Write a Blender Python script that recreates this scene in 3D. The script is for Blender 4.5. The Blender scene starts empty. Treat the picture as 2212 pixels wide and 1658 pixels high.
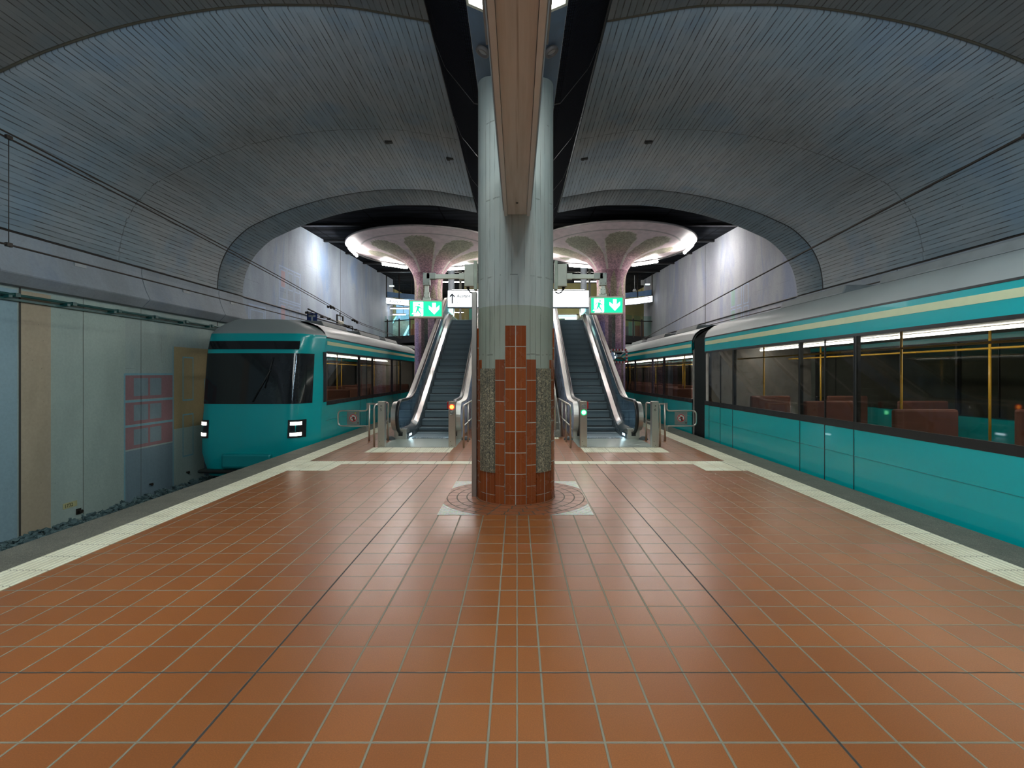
import bpy, bmesh, math, random
from mathutils import Vector, Matrix
random.seed(7)
PI = math.pi
SC = bpy.context.scene
COL = SC.collection
# ------------------------------------------------------------------ camera, world, exposure
F, H = 1080.0, 1.573                      # focal length in pixels of the 2212 px frame, eye height
cam_d = bpy.data.cameras.new('camera'); cam = bpy.data.objects.new('camera', cam_d); COL.objects.link(cam)
cam_d.sensor_fit = 'HORIZONTAL'; cam_d.sensor_width = 36.0; cam_d.lens = 36.0 * F / 2212.0
cam_d.shift_x = -11.0 / 2212.0; cam_d.shift_y = -22.0 / 2212.0
cam_d.clip_start = 0.05; cam_d.clip_end = 200
cam.location = (0, 0, H); cam.rotation_euler = (PI / 2, 0, 0)
SC.camera = cam
world = bpy.data.worlds.new('world'); SC.world = world; world.use_nodes = True
world.node_tree.nodes['Background'].inputs[0].default_value = (0.35, 0.5, 0.7, 1)
world.node_tree.nodes['Background'].inputs[1].default_value = 0.04
SC.view_settings.view_transform = 'Standard'; SC.view_settings.look = 'None'
SC.view_settings.exposure = 0.6; SC.view_settings.gamma = 1.0
SC.view_settings.use_curve_mapping = False
# strengths of the station's lamps and of the added ones
LUM_SOFFIT = 10.0      # luminaires let into the spine soffit
LUM_RING = 98.0        # tubes around the mushroom columns
LUM_TUBE = 45.0        # loose tubes under the dark ceiling
LUM_SIGN = 2.0
LUM_FLANK = 8.5         # added inclined panels beside the soffit
LUM_UP = 19.0           # added uplights on top of the sign boxes
LUM_TRAIN = 15.0
LUM_SIDE = 74.0          # added lamps on top of the cable beam, washing the vaults

# ------------------------------------------------------------------ node helpers
class Mat:
    def __init__(s, name, rough=0.6, metal=0.0, color=(0.5, 0.5, 0.5), spec=None):
        s.m = bpy.data.materials.new(name); s.m.use_nodes = True
        s.t = s.m.node_tree; s.b = s.t.nodes['Principled BSDF']
        s.b.inputs['Roughness'].default_value = rough; s.b.inputs['Metallic'].default_value = metal
        s.b.inputs['Base Color'].default_value = (*color[:3], 1)
        if spec is not None: s.b.inputs['Specular IOR Level'].default_value = spec
        s._geo = None
    def put(s, sock, v):
        if isinstance(v, bpy.types.NodeSocket): s.t.links.new(v, sock)
        elif isinstance(v, (tuple, list)) and len(v) == 3 and sock.type == 'RGBA': sock.default_value = (*v, 1)
        else: sock.default_value = v
    def math(s, op, a, b=None, c=None, clamp=False):
        n = s.t.nodes.new('ShaderNodeMath'); n.operation = op; n.use_clamp = clamp
        s.put(n.inputs[0], a)
        if b is not None: s.put(n.inputs[1], b)
        if c is not None: s.put(n.inputs[2], c)
        return n.outputs[0]
    def mix(s, f, a, b, mode='MIX'):
        n = s.t.nodes.new('ShaderNodeMix'); n.data_type = 'RGBA'; n.blend_type = mode
        s.put(n.inputs[0], f); s.put(n.inputs[6], a); s.put(n.inputs[7], b)
        return n.outputs[2]
    def obj(s):
        if s._geo is None: s._geo = s.t.nodes.new('ShaderNodeNewGeometry').outputs['Position']
        return s._geo
    def local(s): return s.t.nodes.new('ShaderNodeTexCoord').outputs['Object']
    def uv(s): return s.t.nodes.new('ShaderNodeTexCoord').outputs['UV']
    def sep(s, v):
        n = s.t.nodes.new('ShaderNodeSeparateXYZ'); s.put(n.inputs[0], v); return n.outputs
    def comb(s, x, y, z):
        n = s.t.nodes.new('ShaderNodeCombineXYZ')
        for i, v in enumerate((x, y, z)): s.put(n.inputs[i], v)
        return n.outputs[0]
    def scale(s, v, sc):
        n = s.t.nodes.new('ShaderNodeVectorMath'); n.operation = 'MULTIPLY'
        s.put(n.inputs[0], v); n.inputs[1].default_value = sc; return n.outputs[0]
    def noise(s, v, sc, det=3.0, rough=0.55, dist=0.0, out=0):
        n = s.t.nodes.new('ShaderNodeTexNoise'); s.put(n.inputs['Vector'], v)
        n.inputs['Scale'].default_value = sc; n.inputs['Detail'].default_value = det
        n.inputs['Roughness'].default_value = rough; n.inputs['Distortion'].default_value = dist
        return n.outputs[out]
    def voro(s, v, sc, feature='F1', out=0):
        n = s.t.nodes.new('ShaderNodeTexVoronoi'); n.feature = feature
        s.put(n.inputs['Vector'], v); n.inputs['Scale'].default_value = sc
        return n.outputs[out]
    def white(s, v, out=0):
        n = s.t.nodes.new('ShaderNodeTexWhiteNoise'); n.noise_dimensions = '3D'; s.put(n.inputs[0], v); return n.outputs[out]
    def step(s, v, lo, hi, a=0.0, b=1.0):
        n = s.t.nodes.new('ShaderNodeMapRange'); n.interpolation_type = 'SMOOTHSTEP'
        s.put(n.inputs[0], v)
        for i, q in enumerate((lo, hi, a, b)): n.inputs[i + 1].default_value = q
        return n.outputs[0]
    def bump(s, h, dist=0.01, strength=1.0):
        n = s.t.nodes.new('ShaderNodeBump'); s.put(n.inputs['Height'], h)
        n.inputs['Distance'].default_value = dist; n.inputs['Strength'].default_value = strength
        s.t.links.new(n.outputs[0], s.b.inputs['Normal'])
    def color(s, v): s.put(s.b.inputs['Base Color'], v)
    def rough(s, v): s.put(s.b.inputs['Roughness'], v)
    def emit(s, c, k):
        s.put(s.b.inputs['Emission Color'], c); s.b.inputs['Emission Strength'].default_value = k

def line(M, coord, pitch, off, width):
    """1 on lines of a width at coord = off + k * pitch"""
    t = M.math('ADD', M.math('DIVIDE', M.math('SUBTRACT', coord, off), pitch), 0.5)
    d = M.math('ABSOLUTE', M.math('SUBTRACT', M.math('FRACT', t), 0.5))
    d = M.math('MULTIPLY', d, pitch)
    return M.step(d, width * 0.35, width * 0.65, 1.0, 0.0)

MATS = {}
def simple(name, color, rough=0.5, metal=0.0, var=0.12, sc=6.0, spec=None):
    if name in MATS: return MATS[name]
    M = Mat(name, rough, metal, color, spec)
    if var:
        n = M.noise(M.obj(), sc, 4)
        k = M.step(n, 0.3, 0.7, 1 - var, 1 + var)
        M.color(M.mix(1.0, color, M.comb(k, k, k), 'MULTIPLY'))
        M.rough(M.step(n, 0.3, 0.7, rough * 0.85, min(1, rough * 1.15)))
    MATS[name] = M.m
    return M.m
def emitter(name, color, k):
    if name in MATS: return MATS[name]
    M = Mat(name, 0.5, 0, color); M.emit(color, k); MATS[name] = M.m
    return M.m

# ---- board formed vault concrete: uv = (arc length, Y)
def vault_mat():
    M = Mat('board_formed_concrete', 0.85)
    u, v, _ = M.sep(M.uv())
    bi = M.math('FLOOR', M.math('DIVIDE', u, 0.086))
    seg = M.math('FLOOR', M.math('DIVIDE', M.math('ADD', v, M.math('MULTIPLY', M.white(M.comb(bi, 3.0, 1.0)), 3.0)), 3.1))
    tone = M.white(M.comb(bi, seg, 0.0))
    uv3 = M.comb(u, v, 0.0)
    big = M.noise(uv3, 0.55, 4, 0.6)
    big2 = M.noise(M.comb(M.math('ADD', u, 31.0), v, 4.0), 0.8, 3)
    warp = M.noise(M.comb(M.math('MULTIPLY', u, 9.0), M.math('MULTIPLY', v, 0.9), 1.0), 1.0, 3)
    c = M.mix(M.step(big, 0.38, 0.62), (0.20, 0.25, 0.28), (0.24, 0.262, 0.272))
    c = M.mix(M.step(big2, 0.55, 0.72), c, (0.18, 0.235, 0.285))
    c = M.mix(M.step(M.noise(uv3, 0.35, 5, 0.7, 0.5), 0.56, 0.75, 0, 0.5), c, (0.14, 0.135, 0.13))
    k = M.step(tone, 0, 1, 0.92, 1.07)
    c = M.mix(1.0, c, M.comb(k, k, k), 'MULTIPLY')
    ln = line(M, M.math('ADD', u, M.math('MULTIPLY', M.math('SUBTRACT', warp, 0.5), 0.010)), 0.086, 0.0, 0.014)
    lm = M.step(M.noise(M.comb(M.math('MULTIPLY', u, 23.0), M.math('MULTIPLY', v, 2.6), 7.0), 1.0, 3), 0.36, 0.62, 0.12, 1.0)
    ln = M.math('MULTIPLY', ln, lm)
    # ragged cross joints of the formwork
    wob = M.math('MULTIPLY', M.math('SUBTRACT', M.white(M.comb(bi, 7.0, 2.0)), 0.5), 0.035)
    cj = line(M, M.math('ADD', v, wob), 3.28, 0.0, 0.022)
    cj = M.math('MULTIPLY', cj, M.step(M.noise(M.comb(M.math('MULTIPLY', u, 6.0), M.math('FLOOR', M.math('DIVIDE', v, 1.6)), 5.0), 1.0, 3), 0.35, 0.6, 0.1, 0.9))
    dots = M.voro(uv3, 9.0); dots = M.math('LESS_THAN', dots, M.step(M.noise(uv3, 1.3, 2), 0.4, 0.7, 0.03, 0.1))
    dark = M.math('MAXIMUM', M.math('MAXIMUM', ln, cj), M.math('MULTIPLY', dots, 0.75))
    c = M.mix(M.math('MULTIPLY', dark, 0.8), c, (0.04, 0.032, 0.026))
    M.color(c)
    M.bump(M.math('SUBTRACT', M.math('MULTIPLY', tone, 0.35), dark), 0.006)
    return M.m
def concrete(name, a, b, rough=0.8, axis='WALL', blue=(0.16, 0.22, 0.32), bl=0.5, pores=1.0, lines=True, dk=(0.09, 0.09, 0.09)):
    M = Mat(name, rough)
    P = M.obj(); x, y, z = M.sep(P)
    st = M.noise(M.scale(P, (1.0, 1.0, 0.35)), 0.9, 5, 0.6)
    st2 = M.noise(M.scale(P, (1.6, 1.6, 0.5)), 0.5, 4, 0.65, 0.6)
    c = M.mix(M.step(st, 0.36, 0.64), a, b)
    c = M.mix(M.step(st2, 0.52, 0.68, 0, bl), c, blue)
    fine = M.step(M.noise(P, 22.0, 3), 0.3, 0.7, 0.96, 1.04)
    c = M.mix(1.0, c, M.comb(fine, fine, fine), 'MULTIPLY')
    d = M.math('LESS_THAN', M.voro(P, 11.0), M.step(M.noise(P, 0.9, 2), 0.45, 0.7, 0.02, 0.10 * pores))
    if lines:
        l1 = line(M, z, 1.33, 0.35, 0.008); l1 = M.math('MULTIPLY', l1, M.step(M.noise(P, 1.2, 2), 0.5, 0.6, 0, 0.7))
        l2 = line(M, y, 1.35, 0.3, 0.010); l2 = M.math('MULTIPLY', l2, M.step(M.noise(P, 0.6, 2), 0.52, 0.6, 0, 0.6))
        d = M.math('MAXIMUM', d, M.math('MAXIMUM', l1, l2))
    c = M.mix(M.math('MULTIPLY', d, 0.65), c, dk)
    M.color(c); M.bump(M.math('SUBTRACT', M.noise(P, 14.0, 4), M.math('MULTIPLY', d, 0.5)), 0.004)
    return M.m
def floor_mat():
    M = Mat('terracotta_floor_tiles', 0.4, spec=0.85)
    P = M.obj(); x, y, z = M.sep(P)
    lx = line(M, x, 0.25, 0.125, 0.011); ly = line(M, y, 0.25, 0.134, 0.011)
    l0 = M.step(M.math('ABSOLUTE', x), 0.003, 0.005, 1, 0)
    g = M.math('MAXIMUM', M.math('MAXIMUM', lx, ly), l0)
    ix = M.math('FLOOR', M.math('DIVIDE', M.math('SUBTRACT', x, 0.125), 0.25)); iy = M.math('FLOOR', M.math('DIVIDE', M.math('SUBTRACT', y, 0.134), 0.25))
    t = M.white(M.comb(ix, iy, 0.0)); t2 = M.white(M.comb(ix, iy, 5.0))
    wear = M.noise(P, 0.45, 3)
    c = M.mix(M.step(t, 0, 1), (0.315, 0.096, 0.021), (0.36, 0.115, 0.027))
    c = M.mix(M.step(wear, 0.4, 0.65, 0, 0.4), c, (0.32, 0.112, 0.036))
    # replaced tiles, salmon coloured, in a few patches
    zone = M.math('MULTIPLY', M.step(M.noise(M.comb(x, y, 9.0), 0.75, 1), 0.60, 0.64), M.math('GREATER_THAN', y, 4.4))
    sal = M.math('MULTIPLY', M.math('GREATER_THAN', t2, 0.55), zone)
    c = M.mix(M.math('MULTIPLY', sal, 0.6), c, (0.40, 0.125, 0.055))
    sp = M.step(M.noise(P, 160.0, 2), 0.35, 0.7, 0.9, 1.12)
    c = M.mix(1.0, c, M.comb(sp, sp, sp), 'MULTIPLY')
    sm = M.noise(P, 7.0, 5, 0.65); c = M.mix(M.step(sm, 0.62, 0.8, 0, 0.08), c, (0.2, 0.08, 0.04))
    c = M.mix(M.math('MULTIPLY', g, 0.92), c, (0.235, 0.225, 0.16))
    # open expansion joints
    jx = M.step(M.math('ABSOLUTE', M.math('SUBTRACT', M.math('ABSOLUTE', x), 1.375)), 0.004, 0.008, 1, 0)
    jw = M.math('MULTIPLY', M.math('SUBTRACT', M.noise(P, 9.0, 2), 0.5), 0.012)
    jy = M.math('MINIMUM', M.math('ABSOLUTE', M.math('SUBTRACT', M.math('ADD', y, jw), 2.634)), M.math('ABSOLUTE', M.math('SUBTRACT', y, 9.82)))
    j = M.math('MAXIMUM', jx, M.step(jy, 0.003, 0.007, 1, 0))
    c = M.mix(j, c, (0.03, 0.024, 0.018))
    M.color(c)
    M.rough(M.math('ADD', M.step(sm, 0.3, 0.7, 0.30, 0.33), M.math('MULTIPLY', M.math('MAXIMUM', g, j), 0.4)))
    h = M.math('SUBTRACT', M.math('ADD', M.math('MULTIPLY', M.noise(P, 60.0, 3), 0.06), M.math('MULTIPLY', t, 0.15)), M.math('MAXIMUM', g, j))
    M.bump(h, 0.0022)
    return M.m
def surround_mat():
    M = Mat('ring_laid_tiles', 0.38)
    x, y, z = M.sep(M.local()); P = M.obj()
    r = M.math('SQRT', M.math('ADD', M.math('MULTIPLY', x, x), M.math('MULTIPLY', y, y)))
    a = M.math('ARCTAN2', y, x)
    ri = M.math('FLOOR', M.math('DIVIDE', r, 0.125))
    lr = line(M, r, 0.125, 0.0, 0.014)
    n = M.math('ROUND', M.math('MULTIPLY', ri, 5.2))
    t = M.math('ADD', M.math('DIVIDE', M.math('MULTIPLY', a, n), 2 * PI), M.math('MULTIPLY', M.math('MODULO', ri, 2.0), 0.5))
    fr = M.math('ABSOLUTE', M.math('SUBTRACT', M.math('FRACT', t), 0.5))
    la = M.step(M.math('MULTIPLY', fr, 0.14), 0.004, 0.008, 1, 0)
    g = M.math('MAXIMUM', lr, la)
    tone = M.white(M.comb(ri, M.math('FLOOR', M.math('ADD', t, 0.5)), 1.0))
    c = M.mix(tone, (0.30, 0.092, 0.032), (0.36, 0.115, 0.045))
    c = M.mix(g, c, (0.11, 0.085, 0.06))
    sp = M.voro(P, 70.0, out=1); spk = M.mix(0.75, sp, (0.62, 0.6, 0.5), 'MIX')
    c = M.mix(M.step(r, 0.955, 0.965), c, spk)
    c = M.mix(M.step(M.math('ABSOLUTE', M.math('SUBTRACT', r, 0.955)), 0.004, 0.008, 1, 0), c, (0.2, 0.17, 0.13))
    M.color(c); M.rough(M.math('ADD', 0.36, M.math('MULTIPLY', g, 0.4)))
    M.bump(M.math('SUBTRACT', 0.5, g), 0.002)
    return M.m
def granite(name, a, b, c3, rough=0.5, sc=90.0):
    M = Mat(name, rough); P = M.obj()
    v = M.sep(M.voro(P, sc, out=1))[0]
    c = M.mix(M.step(v, 0.2, 0.5), a, b); c = M.mix(M.step(v, 0.72, 0.95), c, c3)
    n = M.step(M.noise(P, 3.0, 3), 0.3, 0.7, 0.88, 1.1)
    M.color(M.mix(1.0, c, M.comb(n, n, n), 'MULTIPLY')); M.bump(v, 0.001)
    return M.m
def glazed_tile():
    M = Mat('glazed_red_brown_tile', 0.22)
    P = M.obj(); L = M.sep(M.uv())
    n = M.noise(P, 5.0, 4); w = M.white(M.comb(M.math('FLOOR', L[0]), M.math('FLOOR', L[1]), 0.0))
    c = M.mix(w, (0.235, 0.050, 0.010), (0.30, 0.070, 0.015))
    c = M.mix(M.step(n, 0.5, 0.75, 0, 0.4), c, (0.22, 0.05, 0.014))
    fx = M.math('FRACT', L[0]); gr = M.step(M.math('ABSOLUTE', M.math('SUBTRACT', fx, 0.5)), 0.012, 0.026, 1, 0)
    c = M.mix(M.math('MULTIPLY', gr, 0.55), c, (0.42, 0.2, 0.09))
    chip = M.math('LESS_THAN', M.voro(P, 26.0), M.step(M.noise(P, 2.0, 2), 0.55, 0.75, 0.0, 0.08))
    c = M.mix(chip, c, (0.55, 0.4, 0.3))
    M.color(c); M.rough(M.step(n, 0.3, 0.7, 0.2, 0.3)); M.bump(M.math('SUBTRACT', M.math('MULTIPLY', M.noise(P, 30, 2), 0.3), gr), 0.002)
    return M.m
def column_concrete():
    M = Mat('column_board_concrete', 0.75)
    P = M.obj(); uu, vv, _ = M.sep(M.uv())
    bi = M.math('FLOOR', M.math('DIVIDE', uu, 0.075)); t = M.white(M.comb(bi, 0.0, 1.0))
    c = M.mix(M.step(M.noise(M.scale(P, (2, 2, 0.5)), 1.2, 5, 0.65), 0.36, 0.66), (0.44, 0.51, 0.50), (0.53, 0.58, 0.56))
    k = M.step(t, 0, 1, 0.95, 1.05); c = M.mix(1.0, c, M.comb(k, k, k), 'MULTIPLY')
    # old coat of greenish paint on the lower part
    low = M.math('LESS_THAN', M.math('ADD', vv, M.math('MULTIPLY', M.noise(P, 20, 2), 0.01)), 2.405)
    c = M.mix(M.math('MULTIPLY', low, 0.75), c, M.mix(M.noise(P, 2.2, 4), (0.27, 0.31, 0.23), (0.35, 0.38, 0.30)))
    st = M.step(M.noise(M.scale(P, (3, 3, 0.25)), 2.0, 5, 0.7, 0.4), 0.55, 0.8, 0, 0.6)
    c = M.mix(st, c, (0.10, 0.105, 0.09))
    ln = line(M, uu, 0.075, 0.0, 0.0055); ln = M.math('MULTIPLY', ln, M.step(M.noise(M.comb(M.math('MULTIPLY', uu, 12.0), vv, 0.0), 1.5, 3), 0.42, 0.6, 0.1, 0.9))
    ring = M.math('MULTIPLY', line(M, M.math('ADD', vv, M.math('MULTIPLY', t, 0.02)), 0.95, 0.87, 0.014), M.step(M.noise(M.comb(M.math('MULTIPLY', uu, 5), vv, 3.0), 2.5, 2), 0.48, 0.58, 0, 0.7))
    d = M.math('LESS_THAN', M.voro(P, 24.0), M.step(M.noise(P, 1.8, 2), 0.5, 0.7, 0.02, 0.13))
    dk = M.math('MAXIMUM', M.math('MAXIMUM', ln, ring), M.math('MULTIPLY', d, 0.8))
    c = M.mix(M.math('MULTIPLY', dk, 0.58), c, (0.05, 0.045, 0.035))
    M.color(c); M.bump(M.math('SUBTRACT', M.math('MULTIPLY', t, 0.3), dk), 0.004)
    return M.m
def mesh_metal(name='expanded_metal', a=(0.004, 0.004, 0.006), b=(0.022, 0.028, 0.045)):
    M = Mat(name, 0.85, 0.0, spec=0.05)
    u, v, _ = M.sep(M.uv())
    f1 = M.math('SINE', M.math('MULTIPLY', u, 2 * PI / 0.045)); f2 = M.math('SINE', M.math('MULTIPLY', v, 2 * PI / 0.022))
    h = M.math('MULTIPLY', f1, f2); k = M.step(h, 0.1, 0.6)
    c = M.mix(k, a, b)
    M.color(c); M.bump(h, 0.01)
    return M.m
def dark_ceiling():
    M = Mat('dark_mesh_ceiling', 0.95, spec=0.05); P = M.obj(); x, y, z = M.sep(P)
    n = M.step(M.noise(M.scale(P, (0.5, 3.0, 1)), 1.0, 3), 0.35, 0.65, 0.6, 1.5)
    c = M.mix(1.0, (0.012, 0.014, 0.018), M.comb(n, n, n), 'MULTIPLY')
    ln = M.math('MAXIMUM', line(M, y, 1.25, 0.0, 0.05), line(M, x, 2.5, 0.0, 0.05))
    c = M.mix(M.math('MULTIPLY', ln, 0.8), c, (0.002, 0.002, 0.003)); M.color(c)
    M.bump(M.math('MULTIPLY', M.math('SINE', M.math('MULTIPLY', y, 160.0)), 0.3), 0.01)
    return M.m
def steel(name='brushed_stainless', c=(0.60, 0.57, 0.51), rough=0.36, st=(5, 5, .5)):
    M = Mat(name, rough, 1.0, c); P = M.obj()
    n = M.noise(M.scale(P, st), 9.0, 4); M.rough(M.step(n, 0.3, 0.7, rough * 0.9, rough * 1.1))
    d = M.step(M.noise(P, 5.0, 4, 0.7), 0.5, 0.8, 0, 0.35)
    M.color(M.mix(M.math('MULTIPLY', d, 0.3), c, (c[0] * 0.62, c[1] * 0.55, c[2] * 0.45)))
    return M.m
def glass(name, tint, refl=0.5, rough=0.02):
    M = Mat(name, rough)
    t = M.t; tr = t.nodes.new('ShaderNodeBsdfTransparent'); tr.inputs[0].default_value = (*tint, 1)
    gl = t.nodes.new('ShaderNodeBsdfGlossy'); gl.inputs['Roughness'].default_value = rough
    lw = t.nodes.new('ShaderNodeLayerWeight'); lw.inputs[0].default_value = 0.5
    mx = t.nodes.new('ShaderNodeMixShader')
    f = M.math('ADD', M.math('MULTIPLY', M.math('POWER', lw.outputs['Facing'], 5.0), 0.9), 0.03 * refl)
    t.links.new(f, mx.inputs[0]); t.links.new(tr.outputs[0], mx.inputs[1]); t.links.new(gl.outputs[0], mx.inputs[2])
    t.links.new(mx.outputs[0], t.nodes['Material Output'].inputs[0])
    return M.m
def mosaic_mat():
    M = Mat('mosaic_flower_column', 0.5)
    a = M.t.nodes.new('ShaderNodeVertexColor'); a.layer_name = 'paint'
    P = M.obj(); v = M.sep(M.voro(P, 26.0, out=1))
    al = a.outputs['Alpha']                     # 1 = mosaic, 0 = smooth concrete
    k = M.step(v[0], 0, 1, 0.72, 1.3); m = M.mix(1.0, a.outputs[0], M.comb(k, k, k), 'MULTIPLY')
    s = M.step(M.noise(M.scale(P, (1, 1, 3)), 4.0, 4), 0.3, 0.7, 0.88, 1.08)
    sm = M.mix(1.0, a.outputs[0], M.comb(s, s, s), 'MULTIPLY')
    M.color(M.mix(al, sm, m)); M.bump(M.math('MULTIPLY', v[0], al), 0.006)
    return M.m
def wire_stripes(name, base, rail):
    M = Mat(name, 0.5); x, y, z = M.sep(M.obj())
    return M.m

# ------------------------------------------------------------------ mesh helpers
class MB:
    def __init__(s): s.v, s.f, s.m, s.uv, s.mats, s.sm = [], [], [], {}, [], []
    def mi(s, mat):
        if mat is None: return 0
        if mat not in s.mats: s.mats.append(mat)
        return s.mats.index(mat)
    def face(s, idx, mat=None, uv=None, smooth=False):
        s.f.append(tuple(idx)); s.m.append(s.mi(mat)); s.sm.append(smooth)
        if uv: s.uv[len(s.f) - 1] = uv
    def poly(s, pts, mat=None, uv=None, smooth=False):
        n = len(s.v); s.v += [tuple(p) for p in pts]; s.face(range(n, n + len(pts)), mat, uv, smooth)
    def box(s, x0, x1, y0, y1, z0, z1, mat=None, M=None):
        n = len(s.v)
        P = [(x, y, z) for z in (z0, z1) for y in (y0, y1) for x in (x0, x1)]
        if M is not None: P = [tuple(M @ Vector(p)) for p in P]
        s.v += P
        for q in ((0, 2, 3, 1), (4, 5, 7, 6), (0, 1, 5, 4), (2, 6, 7, 3), (0, 4, 6, 2), (1, 3, 7, 5)): s.face([n + i for i in q], mat)
        return s
    def grid(s, rows, mat=None, closed=False, smooth=True, uvs=None, flip=False):
        n = len(s.v); R, C = len(rows), len(rows[0])
        for r in rows: s.v += [tuple(p) for p in r]
        for i in range(R - 1):
            for j in range(C if closed else C - 1):
                k = (j + 1) % C
                q = [n + i * C + j, n + i * C + k, n + (i + 1) * C + k, n + (i + 1) * C + j]
                u = None
                if uvs: u = [uvs[i][j], uvs[i][j + 1], uvs[i + 1][j + 1], uvs[i + 1][j]]
                if flip:
                    q = q[::-1]; u = u[::-1] if u else None
                m = mat(i, j) if callable(mat) else mat
                s.face(q, m, u, smooth)
        return s
    def tube(s, pts, r, mat=None, n=10, caps=True, flat=None):
        pts = [Vector(p) for p in pts]; rings = []
        up = None
        for i, p in enumerate(pts):
            d = (pts[min(i + 1, len(pts) - 1)] - pts[max(i - 1, 0)]).normalized()
            if up is None:
                up = Vector((0, 0, 1)) if abs(d.z) < 0.9 else Vector((1, 0, 0))
            a = d.cross(up).normalized(); b = a.cross(d).normalized(); up = b
            rr = r if not isinstance(r, (list, tuple)) else r[i]
            fa, fb = flat or (1, 1)
            rings.append([p + a * rr * fa * math.cos(2 * PI * k / n) + b * rr * fb * math.sin(2 * PI * k / n) for k in range(n)])
        s.grid(rings, mat, closed=True)
        if caps:
            s.poly(rings[0][::-1], mat); s.poly(rings[-1], mat)
        return s
    def lathe(s, prof, c=(0, 0), mat=None, n=32, a0=0.0, a1=2 * PI):
        full = abs(a1 - a0 - 2 * PI) < 1e-6; cnt = n if full else n + 1
        s.grid([[(c[0] + r * math.cos(a0 + (a1 - a0) * k / n), c[1] + r * math.sin(a0 + (a1 - a0) * k / n), z) for k in range(cnt)] for r, z in prof], mat, closed=full)
        return s
    def extrude(s, pts, axis, a, b, mat=None, caps=True, smooth=False):
        """closed 2D outline extruded from a to b along axis 'x','y' or 'z'"""
        def P(p, t): return (t, p[0], p[1]) if axis == 'x' else ((p[0], t, p[1]) if axis == 'y' else (p[0], p[1], t))
        n = len(s.v); N = len(pts)
        s.v += [P(p, a) for p in pts] + [P(p, b) for p in pts]
        for i in range(N):
            j = (i + 1) % N; s.face((n + i, n + j, n + N + j, n + N + i), mat, smooth=smooth)
        if caps: s.face(range(n + N - 1, n - 1, -1), mat); s.face(range(n + N, n + 2 * N), mat)
        return s
    def build(s, name, mat=None, parent=None, loc=(0, 0, 0), rz=0.0, bevel=0.0, fix=True):
        me = bpy.data.meshes.new(name); me.from_pydata(s.v, [], s.f)
        for m in (s.mats or [mat]): me.materials.append(m)
        if s.mats: me.polygons.foreach_set('material_index', s.m)
        me.polygons.foreach_set('use_smooth', s.sm)
        if s.uv:
            L = me.uv_layers.new(name='UVMap')
            for fi, p in enumerate(me.polygons):
                u = s.uv.get(fi)
                if u:
                    for k, li in enumerate(p.loop_indices): L.data[li].uv = u[k]
        if fix:
            bm = bmesh.new(); bm.from_mesh(me)
            bmesh.ops.remove_doubles(bm, verts=bm.verts, dist=1e-5)
            bmesh.ops.recalc_face_normals(bm, faces=bm.faces); bm.to_mesh(me); bm.free()
        me.update()
        o = bpy.data.objects.new(name, me); COL.objects.link(o)
        o.location = loc; o.rotation_euler = (0, 0, rz)
        if parent: o.parent = parent
        if bevel:
            b = o.modifiers.new('bevel', 'BEVEL'); b.width = bevel; b.segments = 2; b.limit_method = 'ANGLE'; b.angle_limit = 0.6
        return o
def tag(o, label, cat, group=None, kind=None):
    o['label'] = label; o['category'] = cat
    if group: o['group'] = group
    if kind: o['kind'] = kind
    return o
def thing(name, label, cat, loc=(0, 0, 0), rz=0.0, group=None, kind=None):
    o = bpy.data.objects.new(name, None); COL.objects.link(o); o.location = loc; o.rotation_euler = (0, 0, rz)
    o.empty_display_size = 0.1
    return tag(o, label, cat, group, kind)
def struct(o, label, cat='structure'): return tag(o, label, cat, kind='structure')
def text(body, size, mat, parent, loc, rot=(PI / 2, 0, 0), shear=0.0, name='lettering', ax='LEFT', off=0.0, ext=0.001, sx=1.0):
    c = bpy.data.curves.new(name, 'FONT'); c.body = body; c.size = size; c.shear = shear; c.align_x = ax; c.offset = off; c.extrude = ext
    t = bpy.data.objects.new(name, c); COL.objects.link(t)
    bpy.context.view_layer.update()
    me = bpy.data.meshes.new_from_object(t.evaluated_get(bpy.context.evaluated_depsgraph_get()))
    bpy.data.objects.remove(t); me.materials.clear(); me.materials.append(mat)
    o = bpy.data.objects.new(name, me); COL.objects.link(o); o.location = loc; o.rotation_euler = rot; o.scale = (sx, 1, 1); o.parent = parent
    return o
def copy_tree(o, parent=None):
    c = o.copy(); COL.objects.link(c); c.parent = parent
    for ch in list(o.children): copy_tree(ch, c)
    return c
def arc(cx, cy, r, a0, a1, n): return [(cx + r * math.cos(a0 + (a1 - a0) * i / n), cy + r * math.sin(a0 + (a1 - a0) * i / n)) for i in range(n + 1)]

# ================================================================== LARGE STRUCTURE
M_vault = vault_mat(); M_floor = floor_mat(); M_colc = column_concrete(); M_tile = glazed_tile()
M_wall = concrete('track_wall_concrete', (0.34, 0.42, 0.39), (0.29, 0.35, 0.32), blue=(0.20, 0.29, 0.30), bl=0.5)
M_wall2 = concrete('hall_wall_concrete', (0.31, 0.36, 0.42), (0.235, 0.28, 0.34), blue=(0.18, 0.27, 0.43), bl=0.75)
M_wallR = concrete('hall_wall_concrete_right', (0.33, 0.34, 0.365), (0.25, 0.26, 0.30), blue=(0.20, 0.24, 0.35), bl=0.7)
M_scoop = concrete('cove_panel_concrete', (0.23, 0.25, 0.27), (0.27, 0.30, 0.33), blue=(0.19, 0.23, 0.30), lines=False, pores=0.6)
M_cope = granite('platform_edge_granite', (0.105, 0.10, 0.078), (0.155, 0.148, 0.115), (0.22, 0.205, 0.16), 0.7, 170)
M_tact = Mat('cream_tactile_tile', 0.5); _P = M_tact.obj(); _x, _y, _z = M_tact.sep(_P)
_c = M_tact.mix(M_tact.step(M_tact.noise(_P, 3.0, 4), 0.35, 0.7), (0.86, 0.82, 0.62), (0.74, 0.69, 0.50))
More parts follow.
